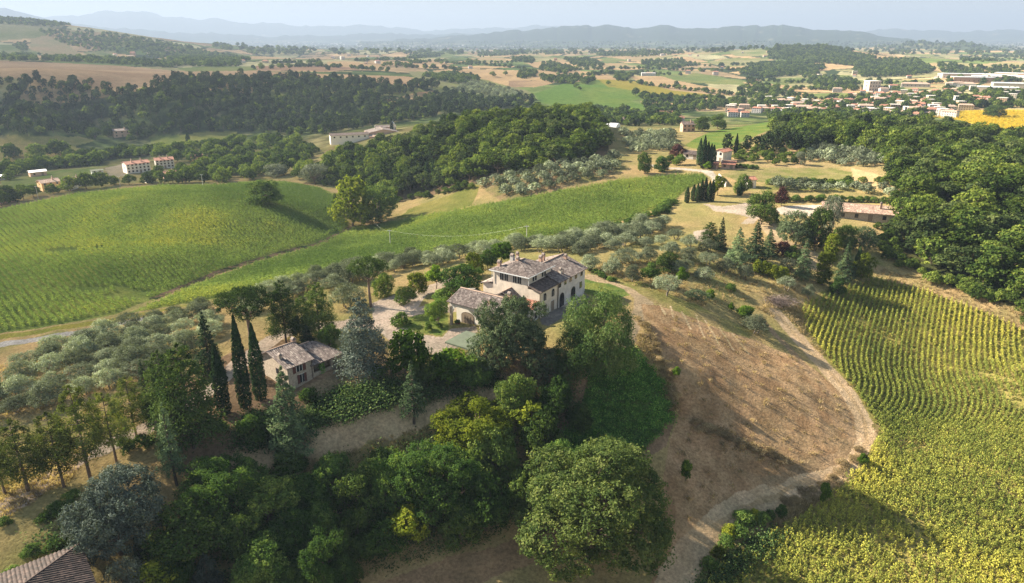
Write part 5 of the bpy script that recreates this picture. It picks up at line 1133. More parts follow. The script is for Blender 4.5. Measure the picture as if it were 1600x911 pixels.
def gable(parent, x0, x1, y0, y1, ze, zr, mat, axis='x', ov=.45, name='roof', yr=None, hip0=0, hip1=0, ridge=True, **kw):
    """double-pitched roof over a rectangle; axis = direction of the ridge; hip0/hip1 = run of a hipped end"""
    S_ = []
    if axis == 'x':
        ym = (y0 + y1) / 2 if yr is None else yr; dz0 = (zr - ze) / (ym - y0) * ov; dz1 = (zr - ze) / (y1 - ym) * ov
        a, b = x0 - ov, x1 + ov; ra, rb = a + (hip0 + ov if hip0 else 0), b - (hip1 + ov if hip1 else 0)
        S_ = [((a, y0 - ov, ze - dz0), (b, y0 - ov, ze - dz0), (rb, ym, zr), (ra, ym, zr)), ((b, y1 + ov, ze - dz1), (a, y1 + ov, ze - dz1), (ra, ym, zr), (rb, ym, zr))]
        if hip0: S_.append(((a, y1 + ov, ze - dz1), (a, y0 - ov, ze - dz0), (ra, ym, zr), (ra, ym, zr)))
        if hip1: S_.append(((b, y0 - ov, ze - dz0), (b, y1 + ov, ze - dz1), (rb, ym, zr), (rb, ym, zr)))
        rl = ((ra, ym, zr), (rb, ym, zr))
    else:
        xm = (x0 + x1) / 2 if yr is None else yr; dz0 = (zr - ze) / (xm - x0) * ov; dz1 = (zr - ze) / (x1 - xm) * ov
        a, b = y0 - ov, y1 + ov; ra, rb = a + (hip0 + ov if hip0 else 0), b - (hip1 + ov if hip1 else 0)
        S_ = [((x0 - ov, b, ze - dz0), (x0 - ov, a, ze - dz0), (xm, ra, zr), (xm, rb, zr)), ((x1 + ov, a, ze - dz1), (x1 + ov, b, ze - dz1), (xm, rb, zr), (xm, ra, zr))]
        if hip0: S_.append(((x0 - ov, a, ze - dz0), (x1 + ov, a, ze - dz1), (xm, ra, zr), (xm, ra, zr)))
        if hip1: S_.append(((x1 + ov, b, ze - dz1), (x0 - ov, b, ze - dz0), (xm, rb, zr), (xm, rb, zr)))
        rl = ((xm, ra, zr), (xm, rb, zr))
    o = roof(parent, S_, mat, name, **kw)
    if ridge and math.dist(*rl) > .5:
        v, f = tubes([(np.array([np.array(rl[0]) + [0, 0, .05], (np.array(rl[0]) + rl[1]) / 2 + [0, 0, .06], np.array(rl[1]) + [0, 0, .05]]), [.15, .15, .15])]); obj('ridge_tiles', mesh_np('ridge_tiles', v, f, [M['tile_pink']], smooth=True), o)
    return o
def arch(w, h, rise, n=9):
    """opening outline: straight jambs under a round or flat arch"""
    if rise <= 0: return [(-w / 2, 0), (w / 2, 0), (w / 2, h), (-w / 2, h)]
    return [(-w / 2, 0), (w / 2, 0)] + [(w / 2 * cos(t), h - rise + rise * sin(t)) for t in np.linspace(0, pi, n)]
def opening(parent, face, c_, at_, z, w, h, rise=0, name='window', pane='glass', frame='frame', out=.05, fw=.12, bars=0):
    """window or door on a wall: face '-x','-y','+x','+y'; c_ = position along the wall, at_ = the wall plane"""
    ax = 0 if face[1] == 'x' else 1; sg = -1 if face[0] == '-' else 1
    o1 = [(c_ + p, z + q) for p, q in arch(w + 2 * fw, h + fw, rise + (fw if rise else 0))]; o2 = [(c_ + p, z + .02 + q) for p, q in arch(w, h, rise)]
    b = MB(); b.prism(o1, ax, at_ - sg * .02, at_ + sg * out); fo = b.build(name, M[frame], parent)
    b = MB(); b.prism(o2, ax, at_ - sg * .01, at_ + sg * (out + .015)); b.build('pane' if pane == 'glass' else 'leaf_boards', M[pane], fo)
    if bars:
        b = MB(); y0, y1 = sorted((at_ + sg * (out + .015), at_ + sg * (out + .05)))
        for k in range(bars):
            cc = c_ - w / 2 + w * (k + 1) / (bars + 1); q = (cc - .04, cc + .04)
            b.box(y0, y1, q[0], q[1], z + .03, z + h - rise) if ax == 0 else b.box(q[0], q[1], y0, y1, z + .03, z + h - rise)
        b.build('mullion', M[frame], fo)
    return fo
def wall(parent, x0, x1, y0, y1, z0, z1, mat, name='wall', **kw):
    b = MB(); b.box(x0, x1, y0, y1, z0, z1, **kw); return b.build(name, mat, parent)
def gwall(parent, outline, axis, a, b_, mat, name='wall'):
    b = MB(); b.prism(outline, axis, a, b_); return b.build(name, mat, parent)
def chimney(parent, x, y, z0, z1, s=.35, mat='brick'):
    b = MB(); b.box(x - s, x + s, y - s, y + s, z0, z1); c_ = b.build('chimney', M[mat], parent)
    b = MB(); b.box(x - s - .1, x + s + .1, y - s - .1, y + s + .1, z1 + .003, z1 + .09); b.prism([(x - s - .05, z1 + .25), (x + s + .05, z1 + .25), (x, z1 + .6)], 1, y - s, y + s); b.box(x - s + .05, x + s - .05, y - s + .05, y + s - .05, z1 + .093, z1 + .247); b.build('chimney_cap', M['tile'], c_)
# ---------------------------------------------------------------- the villa
V0 = at_z(843, 498, 0); V1 = at_z(912, 458, 0); VA = atan2(V1[1] - V0[1], V1[0] - V0[0])
vl = tag(empty('villa', (V0[0], V0[1], 0), VA), 'large cream villa with arched doors, upper storey block and weathered tile roofs on the hilltop', 'villa')
wall(vl, 0, 9.8, 0, 12.8, -3.2, 6.5, M['plaster'], top=False)
wall(vl, 0, 9.8, 3.2, 12.8, 6.503, 9.4, M['plaster'], 'upper_wall', bottom=False)
wall(vl, 7.7, 20.3, -.16, 12.6, -1.2, 6.55, M['plaster_g'], 'right_wall')
gwall(vl, [(-.16, 6.553), (12.6, 6.553), (6.2, 8.85)], 0, 20.05, 20.3, M['plaster_g'], 'gable_wall')
wall(vl, .4, 9, 12.803, 16, -3.2, 5.6, M['plaster'], 'side_wall')
roof(vl, [((-.4, -.5, 6.3), (7.9, -.5, 6.3), (7.9, 3.15, 7.35), (-.4, 3.15, 7.35))], M['tile_dark'])
roof(vl, [((9.3, 16.5, 5.35), (0, 16.5, 5.35), (0, 12.85, 6.35), (9.3, 12.85, 6.35))], M['tile'])
gable(vl, 0, 9.8, 3.2, 12.8, 9.55, 11.3, M['tile'], 'x', .6, hip0=4.0, hip1=4.0)
gable(vl, 7.8, 20.3, -.16, 12.6, 6.7, 9.0, M['tile'], 'x', .55, yr=6.3)
b = MB(); b.box(-.75, 10.55, 2.45, 2.6, 9.16, 9.34); b.box(-.75, -.6, 2.603, 13.5, 9.16, 9.34); b.box(-.52, -.42, 2.62, 2.72, 7.4, 9.157); b.box(-.25, -.15, 12.9, 13.0, 6.4, 9.1); b.build('gutter', M['metal'], vl)
for y in (6.1, 9.7):
    for d in (-.62, .62): opening(vl, '-x', y + d, 0, 7.25, .95, 1.6, frame='frame', bars=1)
for x in (2.7, 6.6):
    for d in (-.5, .5): opening(vl, '-y', x + d, 3.2, 7.65, .7, 1.45, bars=0)
for x in (2.1, 5.6): opening(vl, '-y', x, 0, 3.7, 1.15, 1.8, .5, frame='plaster_g', bars=1)
for x in (2.3, 5.5): opening(vl, '-y', x, 0, .05, 1.35, 2.6, 0, 'door', 'wood_door', 'plaster_g')
for x in (9.4, 14.7): opening(vl, '-y', x, -.16, .05, 1.9, 3.3, .95, 'door', 'glass', 'dark_frame', bars=1)
for x in (8.4, 10.9, 13.3, 15.9, 18.6): opening(vl, '-y', x, -.16, 5.05, .75, .95, frame='dark_frame')
opening(vl, '-y', 18.3, -.16, 2.0, .95, 1.5, frame='dark_frame')
wall(vl, 20.303, 21.9, .6, 3.2, -1.2, 2.2, M['plaster_g'], 'annex_wall')
b = MB(); b.box(7.58, 7.68, -.28, -.17, -.2, 6.3); b.box(-.1, 0.0, -.1, -.004, -.6, 6.2); b.build('drainpipe', M['dark_frame'], vl)
for x, y, a, c_, s, mt in ((1.2, 11.9, 9.5, 10.9, .36, 'brick'), (5.5, 11.2, 10.2, 11.5, .42, 'concrete'), (3.9, 8.6, 10.6, 11.7, .34, 'brick'), (8.2, 11.6, 9.8, 11.2, .3, 'brick'), (13.3, 8.3, 8, 9.6, .36, 'brick'), (15.0, 8.6, 8, 9.7, .34, 'brick'), (18.9, 4.6, 7.9, 9.2, .32, 'brick'), (11.6, 1.7, 7.0, 8.2, .3, 'plaster')): chimney(vl, x, y, a, c_, s, mt)
b = MB(); b.box(11.4, 11.5, .8, .9, 6.9, 8.6); b.build('vent_pipe', M['dark_frame'], vl)
# front wing with the loggia and the garage door
wall(vl, -7, -.003, 3.6, 18.3, -4, 3.2, M['plaster_w'], 'wing_wall', top=False)
gwall(vl, [(-9.3, 3.2), (-.01, 3.45), (-.01, 3.6), (-4.6, 4.85), (-9.3, 3.25)], 1, 18.05, 18.3, M['plaster_w'], 'gable_wall')
b = MB(); b.box(-9.35, -8.95, 3.6, 18.3, 2.25, 3.2); b.build('loggia_beam', M['plaster_g'], vl)
for y in (3.85, 9.6, 18.05):
    b = MB(); b.box(-9.42, -8.88, y - .28, y + .28, -4.2, 2.247); b.build('pillar', M['stone'], vl)
b = MB(); b.prism([(17.75, 2.245), (16.2, 2.245), (17.0, 1.75), (17.75, .4)], 0, -9.3, -9.0); b.build('arch_brace', M['plaster_w'], vl)
gable(vl, -9.4, -.35, 3.6, 18.3, 3.35, 5.0, M['tile'], 'y', .5, yr=-4.6)
opening(vl, '-x', 15.0, -7, -2.75, 3.3, 3.0, .7, 'garage_door', 'wood_door', 'dark_frame', fw=.2, bars=3)
wall(vl, -3.2, -.05, 6.2, 9.2, 3.9, 4.95, M['plaster'], 'dormer_wall')
gable(vl, -3.2, .1, 6.2, 9.2, 5.0, 5.85, M['tile'], 'x', .4)
chimney(vl, -4.6, 5.0, 4.6, 6.3, .4, 'brick')
chimney(vl, -7.4, 8.4, 3.8, 5.0, .3, 'brick')
wall(vl, -2.4, -.003, .25, 3.55, -2.5, 3.0, M['plaster_w'], 'lean_to_wall')
roof(vl, [((-2.8, 3.9, 3.0), (-2.8, 0, 3.0), (-.02, 0, 4.1), (-.02, 3.9, 4.1))], M['tile_red'])
opening(vl, '-y', -1.2, .25, .4, .8, 1.4, frame='dark_frame')
b = MB(); b.box(-1.0, 20.5, -2.6, -.17, -2.0, .02); b.build('terrace_kerb', M['stone'], vl)
def vloc(x, y, z=0): return (V0[0] + x * cos(VA) - y * sin(VA), V0[1] + x * sin(VA) + y * cos(VA), z)
cp = tag(empty('carport', vloc(-18.2, 6.3, -3.0), VA), 'open carport with flat green grey roof beside the gravel forecourt', 'carport')
b = MB(); b.box(-3.6, 3.6, -3.2, 3.2, 2.75, 2.95); b.box(-3.62, -3.5, -3.2, 3.2, 2.62, 2.747); b.build('roof', M['green_roof'], cp)
for x in (-3.2, 0, 3.2):
    for y in (-2.9, 2.9):
        b = MB(); b.box(x - .09, x + .09, y - .09, y + .09, -1.0, 2.745); b.build('post', M['plaster_w'], cp)
# garden things by the villa
def pot(x, y, z, label):
    r_ = [(0, .02), (.26, .02), (.3, .1), (.36, .5), (.4, .52), (.4, .6), (.33, .6), (.3, .5)]
    t = tag(empty('flower_pot', (x, y, z)), label, 'flower pot'); v, f = tubes([(np.array([[0, 0, p[1] + i * 1e-4] for i, p in enumerate(r_)]), [max(p[0], .01) for p in r_])], 14)
    obj('pot', mesh_np('pot', v, f, [M['tile_red']], smooth=True), t); o = obj('plant', KIND['bush'][0][0], t, (0, 0, .5)); o.scale = (.35, .35, .35)
for x, y, l_ in ((-8.2, 17.3, 'terracotta pot with green plant left of the garage door, nearest the pillar'), (-8.0, 16.9, 'terracotta pot with green plant closest to the garage door')): pot(*vloc(x, y, -2.75), l_)
# ---------------------------------------------------------------- the lower house
H0 = at_z(483, 594, -4.6); HA = radians(49.6)
lh = tag(empty('stone_house', (H0[0], H0[1], -4.6), HA), 'small two storey stone house with red shutters and porch under the cypresses', 'house')
wall(lh, -4.5, .9, 0, 9.6, -1.2, 4.2, M['stone'])
gwall(lh, [(0, 4.203), (9.6, 4.203), (9.6, 4.4), (6.1, 6.0), (0, 4.35)], 0, -4.5, -4.2, M['stone'], 'gable_wall')
gwall(lh, [(0, 4.203), (9.6, 4.203), (9.6, 4.4), (6.1, 6.0), (0, 4.35)], 0, .6, .9, M['stone'], 'gable_wall')
gable(lh, -4.5, .9, 0, 9.6, 4.42, 6.15, M['tile'], 'x', .5, yr=6.1, period=.42, amp=.075)
wall(lh, .903, 8.2, 2.3, 9.2, -1.2, 3.0, M['stone'], 'porch_wall')
gable(lh, .95, 8.2, .1, 9.2, 3.05, 5.0, M['tile'], 'x', .45, yr=6.1, hip1=3.5, period=.42, amp=.07)
for x in (1.15, 3.4, 5.8, 7.95):
    b = MB(); b.box(x - .24, x + .24, .15, .6, -1.0, 2.95); b.build('pillar', M['stone'], lh)
b = MB(); b.box(1.4, 3.15, .2, .5, -1.0, .95); b.box(3.65, 5.55, .2, .5, -1.0, .95); b.box(6.05, 7.7, .2, .5, -1.0, .95); b.build('parapet', M['stone'], lh)
opening(lh, '-y', -1.9, 0, 2.7, 1.2, 1.25, name='window', frame='plaster_w', bars=1)
opening(lh, '-y', -1.5, 0, .2, 1.0, 1.75, name='door', frame='plaster_w', bars=1)
for x, z, w_, h_ in ((-3.0, 2.6, .7, 1.4), (-.8, 2.6, .7, 1.4), (-2.25, .15, .5, 1.85), (-.72, .15, .5, 1.85)):
    b = MB(); b.box(x - w_ / 2, x + w_ / 2, -.1, -.025, z, z + h_); b.build('shutter', M['shutter'], lh)
for x in (2.3, 6.8): opening(lh, '-y', x, 2.3, .2, 1.1, 1.9, name='door', pane='wood_door', frame='dark_frame')
opening(lh, '-y', 4.6, 2.3, .9, 1.1, 1.2, frame='dark_frame', bars=1)
opening(lh, '-x', 3.6, -4.5, 2.0, .8, 1.1, frame='dark_frame')
chimney(lh, 1.3, 6.3, 4.7, 6.6, .38, 'brick'); chimney(lh, -4.0, 3.0, 4.9, 5.9, .3, 'stone')
b = MB(); b.box(.82, .92, -.16, -.06, -.6, 4.0); b.build('drainpipe', M['dark_frame'], lh)
r_ = np.random.default_rng(5); p_ = np.column_stack([3.4 + r_.normal(size=700) * .28, .3 + r_.normal(size=700) * .22, r_.uniform(-.4, 2.9, 700)]); v, f = leaves(p_, norm(r_.normal(size=(700, 3)) + np.array([0, -.6, .4])), .16, .11, r_)
tag(obj('climbing_plant', mesh_np('climbing_plant', v, f, [LM['ivy']], attr=r_.uniform(0, 1, 700)), loc=(H0[0], H0[1], -4.6)), 'dark climber wrapped round the porch pillar of the stone house', 'climber').rotation_euler = (0, 0, HA)
# the hipped roof at the near corner
K0 = at_z(126, 847, -9.2); K1 = at_z(0, 895, -9.2); a_ = (K1 - K0)[:2]; KA = atan2(a_[1], a_[0])
nh = tag(empty('farm_outbuilding', (K0[0], K0[1], -12.6), KA), 'low outbuilding with a brown tiled hip roof below the blue grey cedar', 'outbuilding')
wall(nh, .5, 24, .5, 20.5, -2, 3.3, M['stone'])
gable(nh, .5, 24, .5, 20.5, 3.35, 6.2, M['tile_brown_shade'], 'x', .5, hip0=10, hip1=10, period=.5, amp=.09)
v, f = tubes([(np.array([[0, 0, 3.28], [5.2, 5.2, 4.78], [10.5, 10.5, 6.28]]), [.13, .13, .13])]); obj('hip_tiles', mesh_np('hip_tiles', v, f, [M['tile_brown_shade']]), nh)
opening(nh, '-y', 4, .5, .2, 1.0, 2.0, name='door', pane='wood_door', frame='dark_frame'); opening(nh, '-y', 9, .5, 1.0, 1.0, 1.1, frame='dark_frame'); opening(nh, '-x', 6, .5, 1.0, 1.0, 1.1, frame='dark_frame')
# ---------------------------------------------------------------- farms and village
def house(px, base, wpx, depth, h, rz, label, wallm='plaster', roofm='tile_red', pitch=.32, name='house', cat='house', group=None, axis='x', floors=2, cols=3, hip=0, z=None, chim=1, dark='dark_frame'):
    """house whose front wall's foot runs through a point of the photo; width from its size there"""
    g = at(px, base); dep = g[1] * cos(PITCH) - (g[2] - CAMZ) * sin(PITCH); wd_ = wpx * dep / F
    yaw = atan2(g[0], g[1]) * -1 + radians(rz)
    e = tag(empty(name, (g[0], g[1], g[2] if z is None else z), yaw), label, cat, group); w2_ = wd_ / 2
    wall(e, -w2_, w2_, 0, depth, -2, h, M[wallm])
    if axis == 'x':
        rise = pitch * depth / 2; ol = [(0, h + .003), (depth, h + .003), (depth / 2, h + rise - .05)]
        if not hip:
            gwall(e, ol, 0, -w2_, -w2_ + .3, M[wallm], 'gable_wall'); gwall(e, ol, 0, w2_ - .3, w2_, M[wallm], 'gable_wall')
        gable(e, -w2_, w2_, 0, depth, h + .1, h + .1 + rise, M[roofm], 'x', .45, hip0=hip, hip1=hip)
    else:
        rise = pitch * w2_; ol = [(-w2_, h + .003), (w2_, h + .003), (0, h + rise - .05)]
        gwall(e, ol, 1, 0, .3, M[wallm], 'gable_wall'); gwall(e, ol, 1, depth - .3, depth, M[wallm], 'gable_wall')
        gable(e, -w2_, w2_, 0, depth, h + .1, h + .1 + rise, M[roofm], 'y', .45)
    for fl in range(floors):
        zz = .9 + fl * (h / max(1, floors))
        for c_ in range(cols):
            x = -w2_ + wd_ * (c_ + .5) / cols
            if fl == 0 and c_ == cols // 2: opening(e, '-y', x, 0, .05, 1.1, 2.1, name='door', pane='wood_door', frame=dark)
            else: opening(e, '-y', x, 0, zz, min(1.0, wd_ / cols * .5), 1.25, frame=dark)
        opening(e, '-x', depth * .5, -w2_, zz, .9, 1.2, frame=dark)
    for k in range(chim): chimney(e, w2_ * (.4 - .8 * k), depth * .3, h, h + 2.2 + (rise if axis == 'x' else 0) * .5, .35)
    return e
house(1121, 253, 17, 8, 5.2, -32, 'upper farmhouse, tall stone house with red roof beside the cypress clump', 'plaster_g', 'tile_red', .3, 'farmhouse', 'farmhouse', cols=2, axis='y', chim=0)
house(1079, 249, 24, 8, 2.6, -20, 'low grey roofed shed left of the cypress clump', 'plaster_g', 'tile_dark', .3, 'shed', 'shed', floors=1, cols=2, chim=0)
house(1137, 264, 20, 7, 2.2, -6, 'red roofed garage to the right of the upper farmhouse gate', 'brick', 'tile_red', .3, 'garage', 'garage', floors=1, cols=2, chim=0)
house(1116, 264, 9, 6, 2.2, -6, 'small red roofed store squeezed between cypresses and gate', 'brick', 'tile_red', .3, 'shed', 'shed', floors=1, cols=1, chim=0)
house(1174, 294, 14, 5, 3.6, 26, 'little white hut with a red roof at the edge of the mown field', 'plaster_w', 'tile_red', .3, 'hut', 'hut', floors=1, cols=1, chim=0)
house(1348, 345, 118, 11, 2.9, 6, 'long low farmhouse with bleached tile roof against the oak wood', 'stone', 'tile_pink', .3, 'farmhouse', 'farmhouse', floors=1, cols=6, chim=1)
house(1076, 206, 19, 9, 5.2, 14, 'brick farmhouse with brown roof beside two big dark trees', 'brick', 'tile_dark', .35, 'farmhouse', 'farmhouse', cols=3)
house(1041, 183, 30, 10, 4.5, 8, 'cream house with long red roof above the orchard', 'plaster', 'tile_red', .3, cols=4)
house(1062, 190, 14, 8, 3.4, 8, 'lilac grey house with red roof just behind the brick farmhouse', 'plaster_g', 'tile_red', .3, cols=2)
house(1020, 181, 16, 9, 3.2, 10, 'white low house at the left end of the red roofs', 'plaster_w', 'tile_pink', .2, cols=2)
house(962, 194, 26, 10, 3.5, 6, 'dark roofed barn behind the white greenhouse', 'brick', 'tile_dark', .35, 'barn', 'barn', floors=1, cols=2, chim=0)
g_ = at(966, 199); gh = tag(empty('greenhouse', g_, -atan2(g_[0], g_[1])), 'long white sheeted greenhouse at the top of the orchard', 'greenhouse')
pr = [(6 * cos(t), 3.2 * sin(t) ** .8 if t not in (0, pi) else 0) for t in np.linspace(0, pi, 11)]
b = MB(); b.prism([(p[0], p[1]) for p in pr], 1, 0, 26) ; b.build('cover', M['white_sheet'], gh).rotation_euler = (0, 0, radians(74))
gw = MB(); q_ = line([(1123,278),(1128,284),(1134,292)], 3)
for i in range(len(q_) - 1):
    a, c_ = q_[i], q_[i + 1]; n_ = np.array([-(c_ - a)[1], (c_ - a)[0]]); n_ = n_ / np.linalg.norm(n_) * .2; zg = float(ground(*a)); zh = float(ground(*c_))
    gw.add([(a[0] - n_[0], a[1] - n_[1], zg - .5), (c_[0] - n_[0], c_[1] - n_[1], zh - .5), (c_[0] + n_[0], c_[1] + n_[1], zh - .5), (a[0] + n_[0], a[1] + n_[1], zg - .5), (a[0] - n_[0], a[1] - n_[1], zg + 1.9), (c_[0] - n_[0], c_[1] - n_[1], zh + 1.9), (c_[0] + n_[0], c_[1] + n_[1], zh + 1.9), (a[0] + n_[0], a[1] + n_[1], zg + 1.9)], [(0, 1, 5, 4), (1, 2, 6, 5), (2, 3, 7, 6), (3, 0, 4, 7), (4, 5, 6, 7), (3, 2, 1, 0)])
tag(gw.build('garden_wall', M['plaster_w']), 'white entrance wall beside the lane below the upper farm', 'wall')
# the convent in the woods
g_ = at(556, 222); cz = g_[2]
cv = tag(empty('convent', (g_[0], g_[1], cz + .5), -atan2(g_[0], g_[1]) + radians(8), (.88, .88, .62)), 'old white convent with reddish roofs and a pale turret among the woods', 'convent')
wall(cv, -22, 12, 0, 9, -3, 8.5, M['plaster_w']); gable(cv, -22, 12, 0, 9, 8.6, 10.6, M['tile_dark'], 'x', .5, period=.8)
for k in range(6): opening(cv, '-y', -18.5 + k * 5.4, 0, 5.2, 1.3, 1.9, frame='dark_frame')
wall(cv, 12.003, 40, 4, 24, -3, 9, M['brick'], 'church_wall'); gable(cv, 12.1, 40, 4, 24, 9.1, 13.0, M['tile'], 'y', .5, period=.8); gwall(cv, [(12.1, 9.003), (40, 9.003), (26, 12.7)], 1, 4, 4.4, M['brick'], 'gable_wall')
wall(cv, 24, 42, 25, 33, -3, 12, M['brick'], 'rear_wall'); gable(cv, 24, 42, 25, 33, 12.1, 14.2, M['tile'], 'x', .5, period=.8)
wall(cv, 12.003, 34, -3, 3.9, -3, 5.5, M['brick'], 'front_wall'); roof(cv, [((11.6, -3.5, 5.4), (34.4, -3.5, 5.4), (34.4, 3.95, 7.6), (11.6, 3.95, 7.6))], M['tile_pink'], period=.8)
b = MB(); n8 = 8; ring = [(2.2 * cos(2 * pi * k / n8) + 38.5, 2.2 * sin(2 * pi * k / n8) + 23) for k in range(n8)]; b.prism(ring, 2, 8, 17); b.build('turret', M['plaster_w'], cv)
b = MB(); b.add([(p[0], p[1], 17.003) for p in ring] + [(38.5, 23, 20.5)], [(k, (k + 1) % n8, n8) for k in range(n8)] + [tuple(range(n8 - 1, -1, -1))]); b.build('turret_roof', M['metal'], cv)
b = MB(); b.box(19.6, 20.4, 9.6, 10.4, 13.0, 17.5); b.box(18.9, 21.1, 9.8, 10.2, 16, 16.3); b.build('cross', M['concrete'], cv)
# the village on the left
def block(px, base, wpx, depth, h, rz, label, wallm, roofm, cols, floors, name='apartment_block', cat='block', **k): return house(px, base, wpx, depth, h, rz, label, wallm, roofm, .25, name, cat, cols=cols, floors=floors, chim=2, **k)
block(218, 270, 34, 11, 6.6, 14, 'three storey pale blue house with rows of windows and red roof in the village', 'plaster_w', 'tile_red', 6, 3)
block(259, 263, 26, 11, 6, 4, 'grey apartment house right of the pale blue one', 'plaster_g', 'tile_red', 5, 3)
house(82, 297, 26, 9, 5, 16, 'ochre cottage with worn roof behind the hedge of the domed field', 'ochre', 'tile_pink', cols=3)
house(106, 298, 12, 8, 5.5, -30, 'small white gabled house beside the ochre cottage', 'plaster_w', 'tile_dark', .5, cols=1, axis='y')
house(118, 292, 26, 9, 4, 8, 'long brown roofed house behind the white gabled one', 'plaster_g', 'tile', cols=3)
house(61, 275, 22, 8, 3, 8, 'open barn with white roof in the allotments', 'brick', 'white_sheet', .2, 'barn', 'barn', floors=1, cols=2, chim=0)
house(6, 281, 18, 7, 2.6, 8, 'white roofed shelter cut by the edge of the view', 'plaster_g', 'white_sheet', .15, 'shed', 'shed', floors=1, cols=2, chim=0)
house(8, 318, 26, 9, 4, 14, 'brownish house at the left end of the domed field hedge', 'brick', 'tile', cols=2)
house(234, 286, 9, 6, 3, 10, 'tiny white cabin at the top edge of the domed field', 'plaster_w', 'tile_pink', cols=1, floors=1, chim=0, name='hut', cat='hut')
house(268, 281, 18, 8, 4, 8, 'red roofed bungalow half hidden by the field edge trees', 'brick', 'tile_red', cols=2, floors=1)
house(153, 272, 16, 6, 2.4, 5, 'green sheeted shelter beside the village yard', 'metal', 'green_roof', .1, 'shelter', 'shelter', floors=1, cols=2, chim=0)
house(192, 214, 24, 10, 6, 8, 'red brick farmhouse at the edge of the meadow below the forest', 'brick', 'tile', .3, 'farmhouse', 'farmhouse', cols=3)
house(310, 254, 18, 8, 4.5, 4, 'orange house among the trees right of the village', 'ochre', 'tile_red', cols=2)
house(333, 253, 20, 9, 4.5, 4, 'pinkish white row house next to the orange one', 'plaster_w', 'tile_pink', cols=3)
# town and far houses: shared meshes, each house its own object
def town_mat():
    m = mat_new('town_plaster'); q = N(m); oi = q('ShaderNodeObjectInfo')
    r = q.ramp((oi, 5), [(0, (.46, .445, .42)), (.3, (.41, .325, .235)), (.5, (.45, .39, .315)), (.7, (.37, .25, .155)), (.85, (.50, .49, .48)), (1, (.39, .28, .225))]); r.color_ramp.interpolation = 'CONSTANT'
    q.out(q('ShaderNodeBsdfPrincipled', {'Base Color': r, 'Roughness': .9})); return m
M['town'] = town_mat()
def town_mesh(w_, d_, h, rise, nc, nf, flat=False, rm='tile_red'):
    v, f, mi = [], [], []
    def add(vv, ff, k):
        o = len(v); v.extend(vv); f.extend(tuple(i + o for i in q) for q in ff); mi.extend([k] * len(ff))
    def bx(x0, x1, y0, y1, z0, z1, k): add([(x, y, z) for z in (z0, z1) for x, y in ((x0, y0), (x1, y0), (x1, y1), (x0, y1))], [(0, 1, 5, 4), (1, 2, 6, 5), (2, 3, 7, 6), (3, 0, 4, 7), (4, 5, 6, 7), (3, 2, 1, 0)], k)
    a, b_ = w_ / 2, d_ / 2; bx(-a, a, -b_, b_, -3, h, 0)
    if flat: bx(-a - .3, a + .3, -b_ - .3, b_ + .3, h + .003, h + .5, 1)
    else:
        o_ = .5; z = h + .003
        add([(-a - o_, -b_ - o_, z), (a + o_, -b_ - o_, z), (a + o_, b_ + o_, z), (-a - o_, b_ + o_, z), (-a * .75, 0, h + rise), (a * .75, 0, h + rise)], [(0, 1, 5, 4), (2, 3, 4, 5), (1, 2, 5), (3, 0, 4), (3, 2, 1, 0)], 1)
        bx(a * .3, a * .3 + .8, -.4, .4, h + rise * .5, h + rise + .9, 0)
    for i in range(nf):
        for j in range(nc):
            x = -a + w_ * (j + .5) / nc; z = h * (i + .35) / nf; bx(x - .55, x + .55, -b_ - .05, -b_ + .02, z, z + 1.4, 2)
        bx(-a - .05, -a + .02, -.6, .6, h * (i + .35) / nf, h * (i + .35) / nf + 1.4, 2)
    me = bpy.data.meshes.new('town_house'); me.from_pydata(v, [], f); me.polygons.foreach_set('material_index', mi)
    for m_ in (M['town'], M[rm], M['glass']): me.materials.append(m_)
    return me
TM = [town_mesh(12, 9, 6, 2, 3, 2), town_mesh(15, 10, 8, 2.2, 4, 3), town_mesh(10, 9, 5.5, 1.8, 2, 2, rm='tile_pink'), town_mesh(18, 11, 6, 2.2, 5, 2), town_mesh(13, 11, 9.5, 0, 4, 3, True, 'plaster_w'), town_mesh(22, 11, 9, 2.2, 6, 3, rm='tile_pink')]
SHD = [town_mesh(46, 22, 7, 0, 8, 1, True, 'white_sheet'), town_mesh(60, 26, 8, 0, 9, 1, True, 'metal'), town_mesh(40, 14, 5, 2, 7, 1, rm='tile_pink')]
def town(px, py, k, label, group, meshes=TM, name='town_house', cat='house', rz=None):
    g = at(px, py); o = obj(name, meshes[k % len(meshes)], loc=(g[0], g[1], g[2])); o.rotation_euler = (0, 0, -atan2(g[0], g[1]) + (rng.uniform(-.5, .5) if rz is None else rz)); k_ = rng.uniform(.52, .76) if meshes is TM else 1; o.scale = (k_, k_, k_ * rng.uniform(.95, 1.15)); return tag(o, label, cat, group)
tz = [(1203,172),(1212,176),(1222,174),(1232,171),(1246,168),(1255,172),(1266,174),(1240,177),(1286,168),(1296,170),(1305,172),(1338,170),(1346,168),(1352,172),(1360,166),(1370,168),(1344,176),(1366,176),(1374,180),(1382,172),(1398,163),(1406,166),(1412,170),(1390,177),(1420,160),(1428,164),(1396,180),(1440,158),(1450,162),(1408,178),(1418,176),(1430,178),(1436,172),(1444,176),(1452,172),(1462,168),(1470,170),(1456,178),(1448,180),(1466,176),(1478,174),(1300,164),(1290,162),(1380,160),(1424,154),(1436,152),(1444,148),(1420,150),(1500,166),(1508,170),(1516,168),(1330,164),(1354,160),(1366,158),(1388,155),(1375,150),(1270,164),(1258,160),(1402,172),(1440,166),(1426,170),(1434,180),(1472,180),(1484,168),(1532,162),(1572,164),(1566,160),(1308,142),(1348,144),(1360,146),(1396,136),(1280,118),(1335,118),(1420,120),(1463,121),(1505,124),(1495,134),(1512,138),(1450,146)]
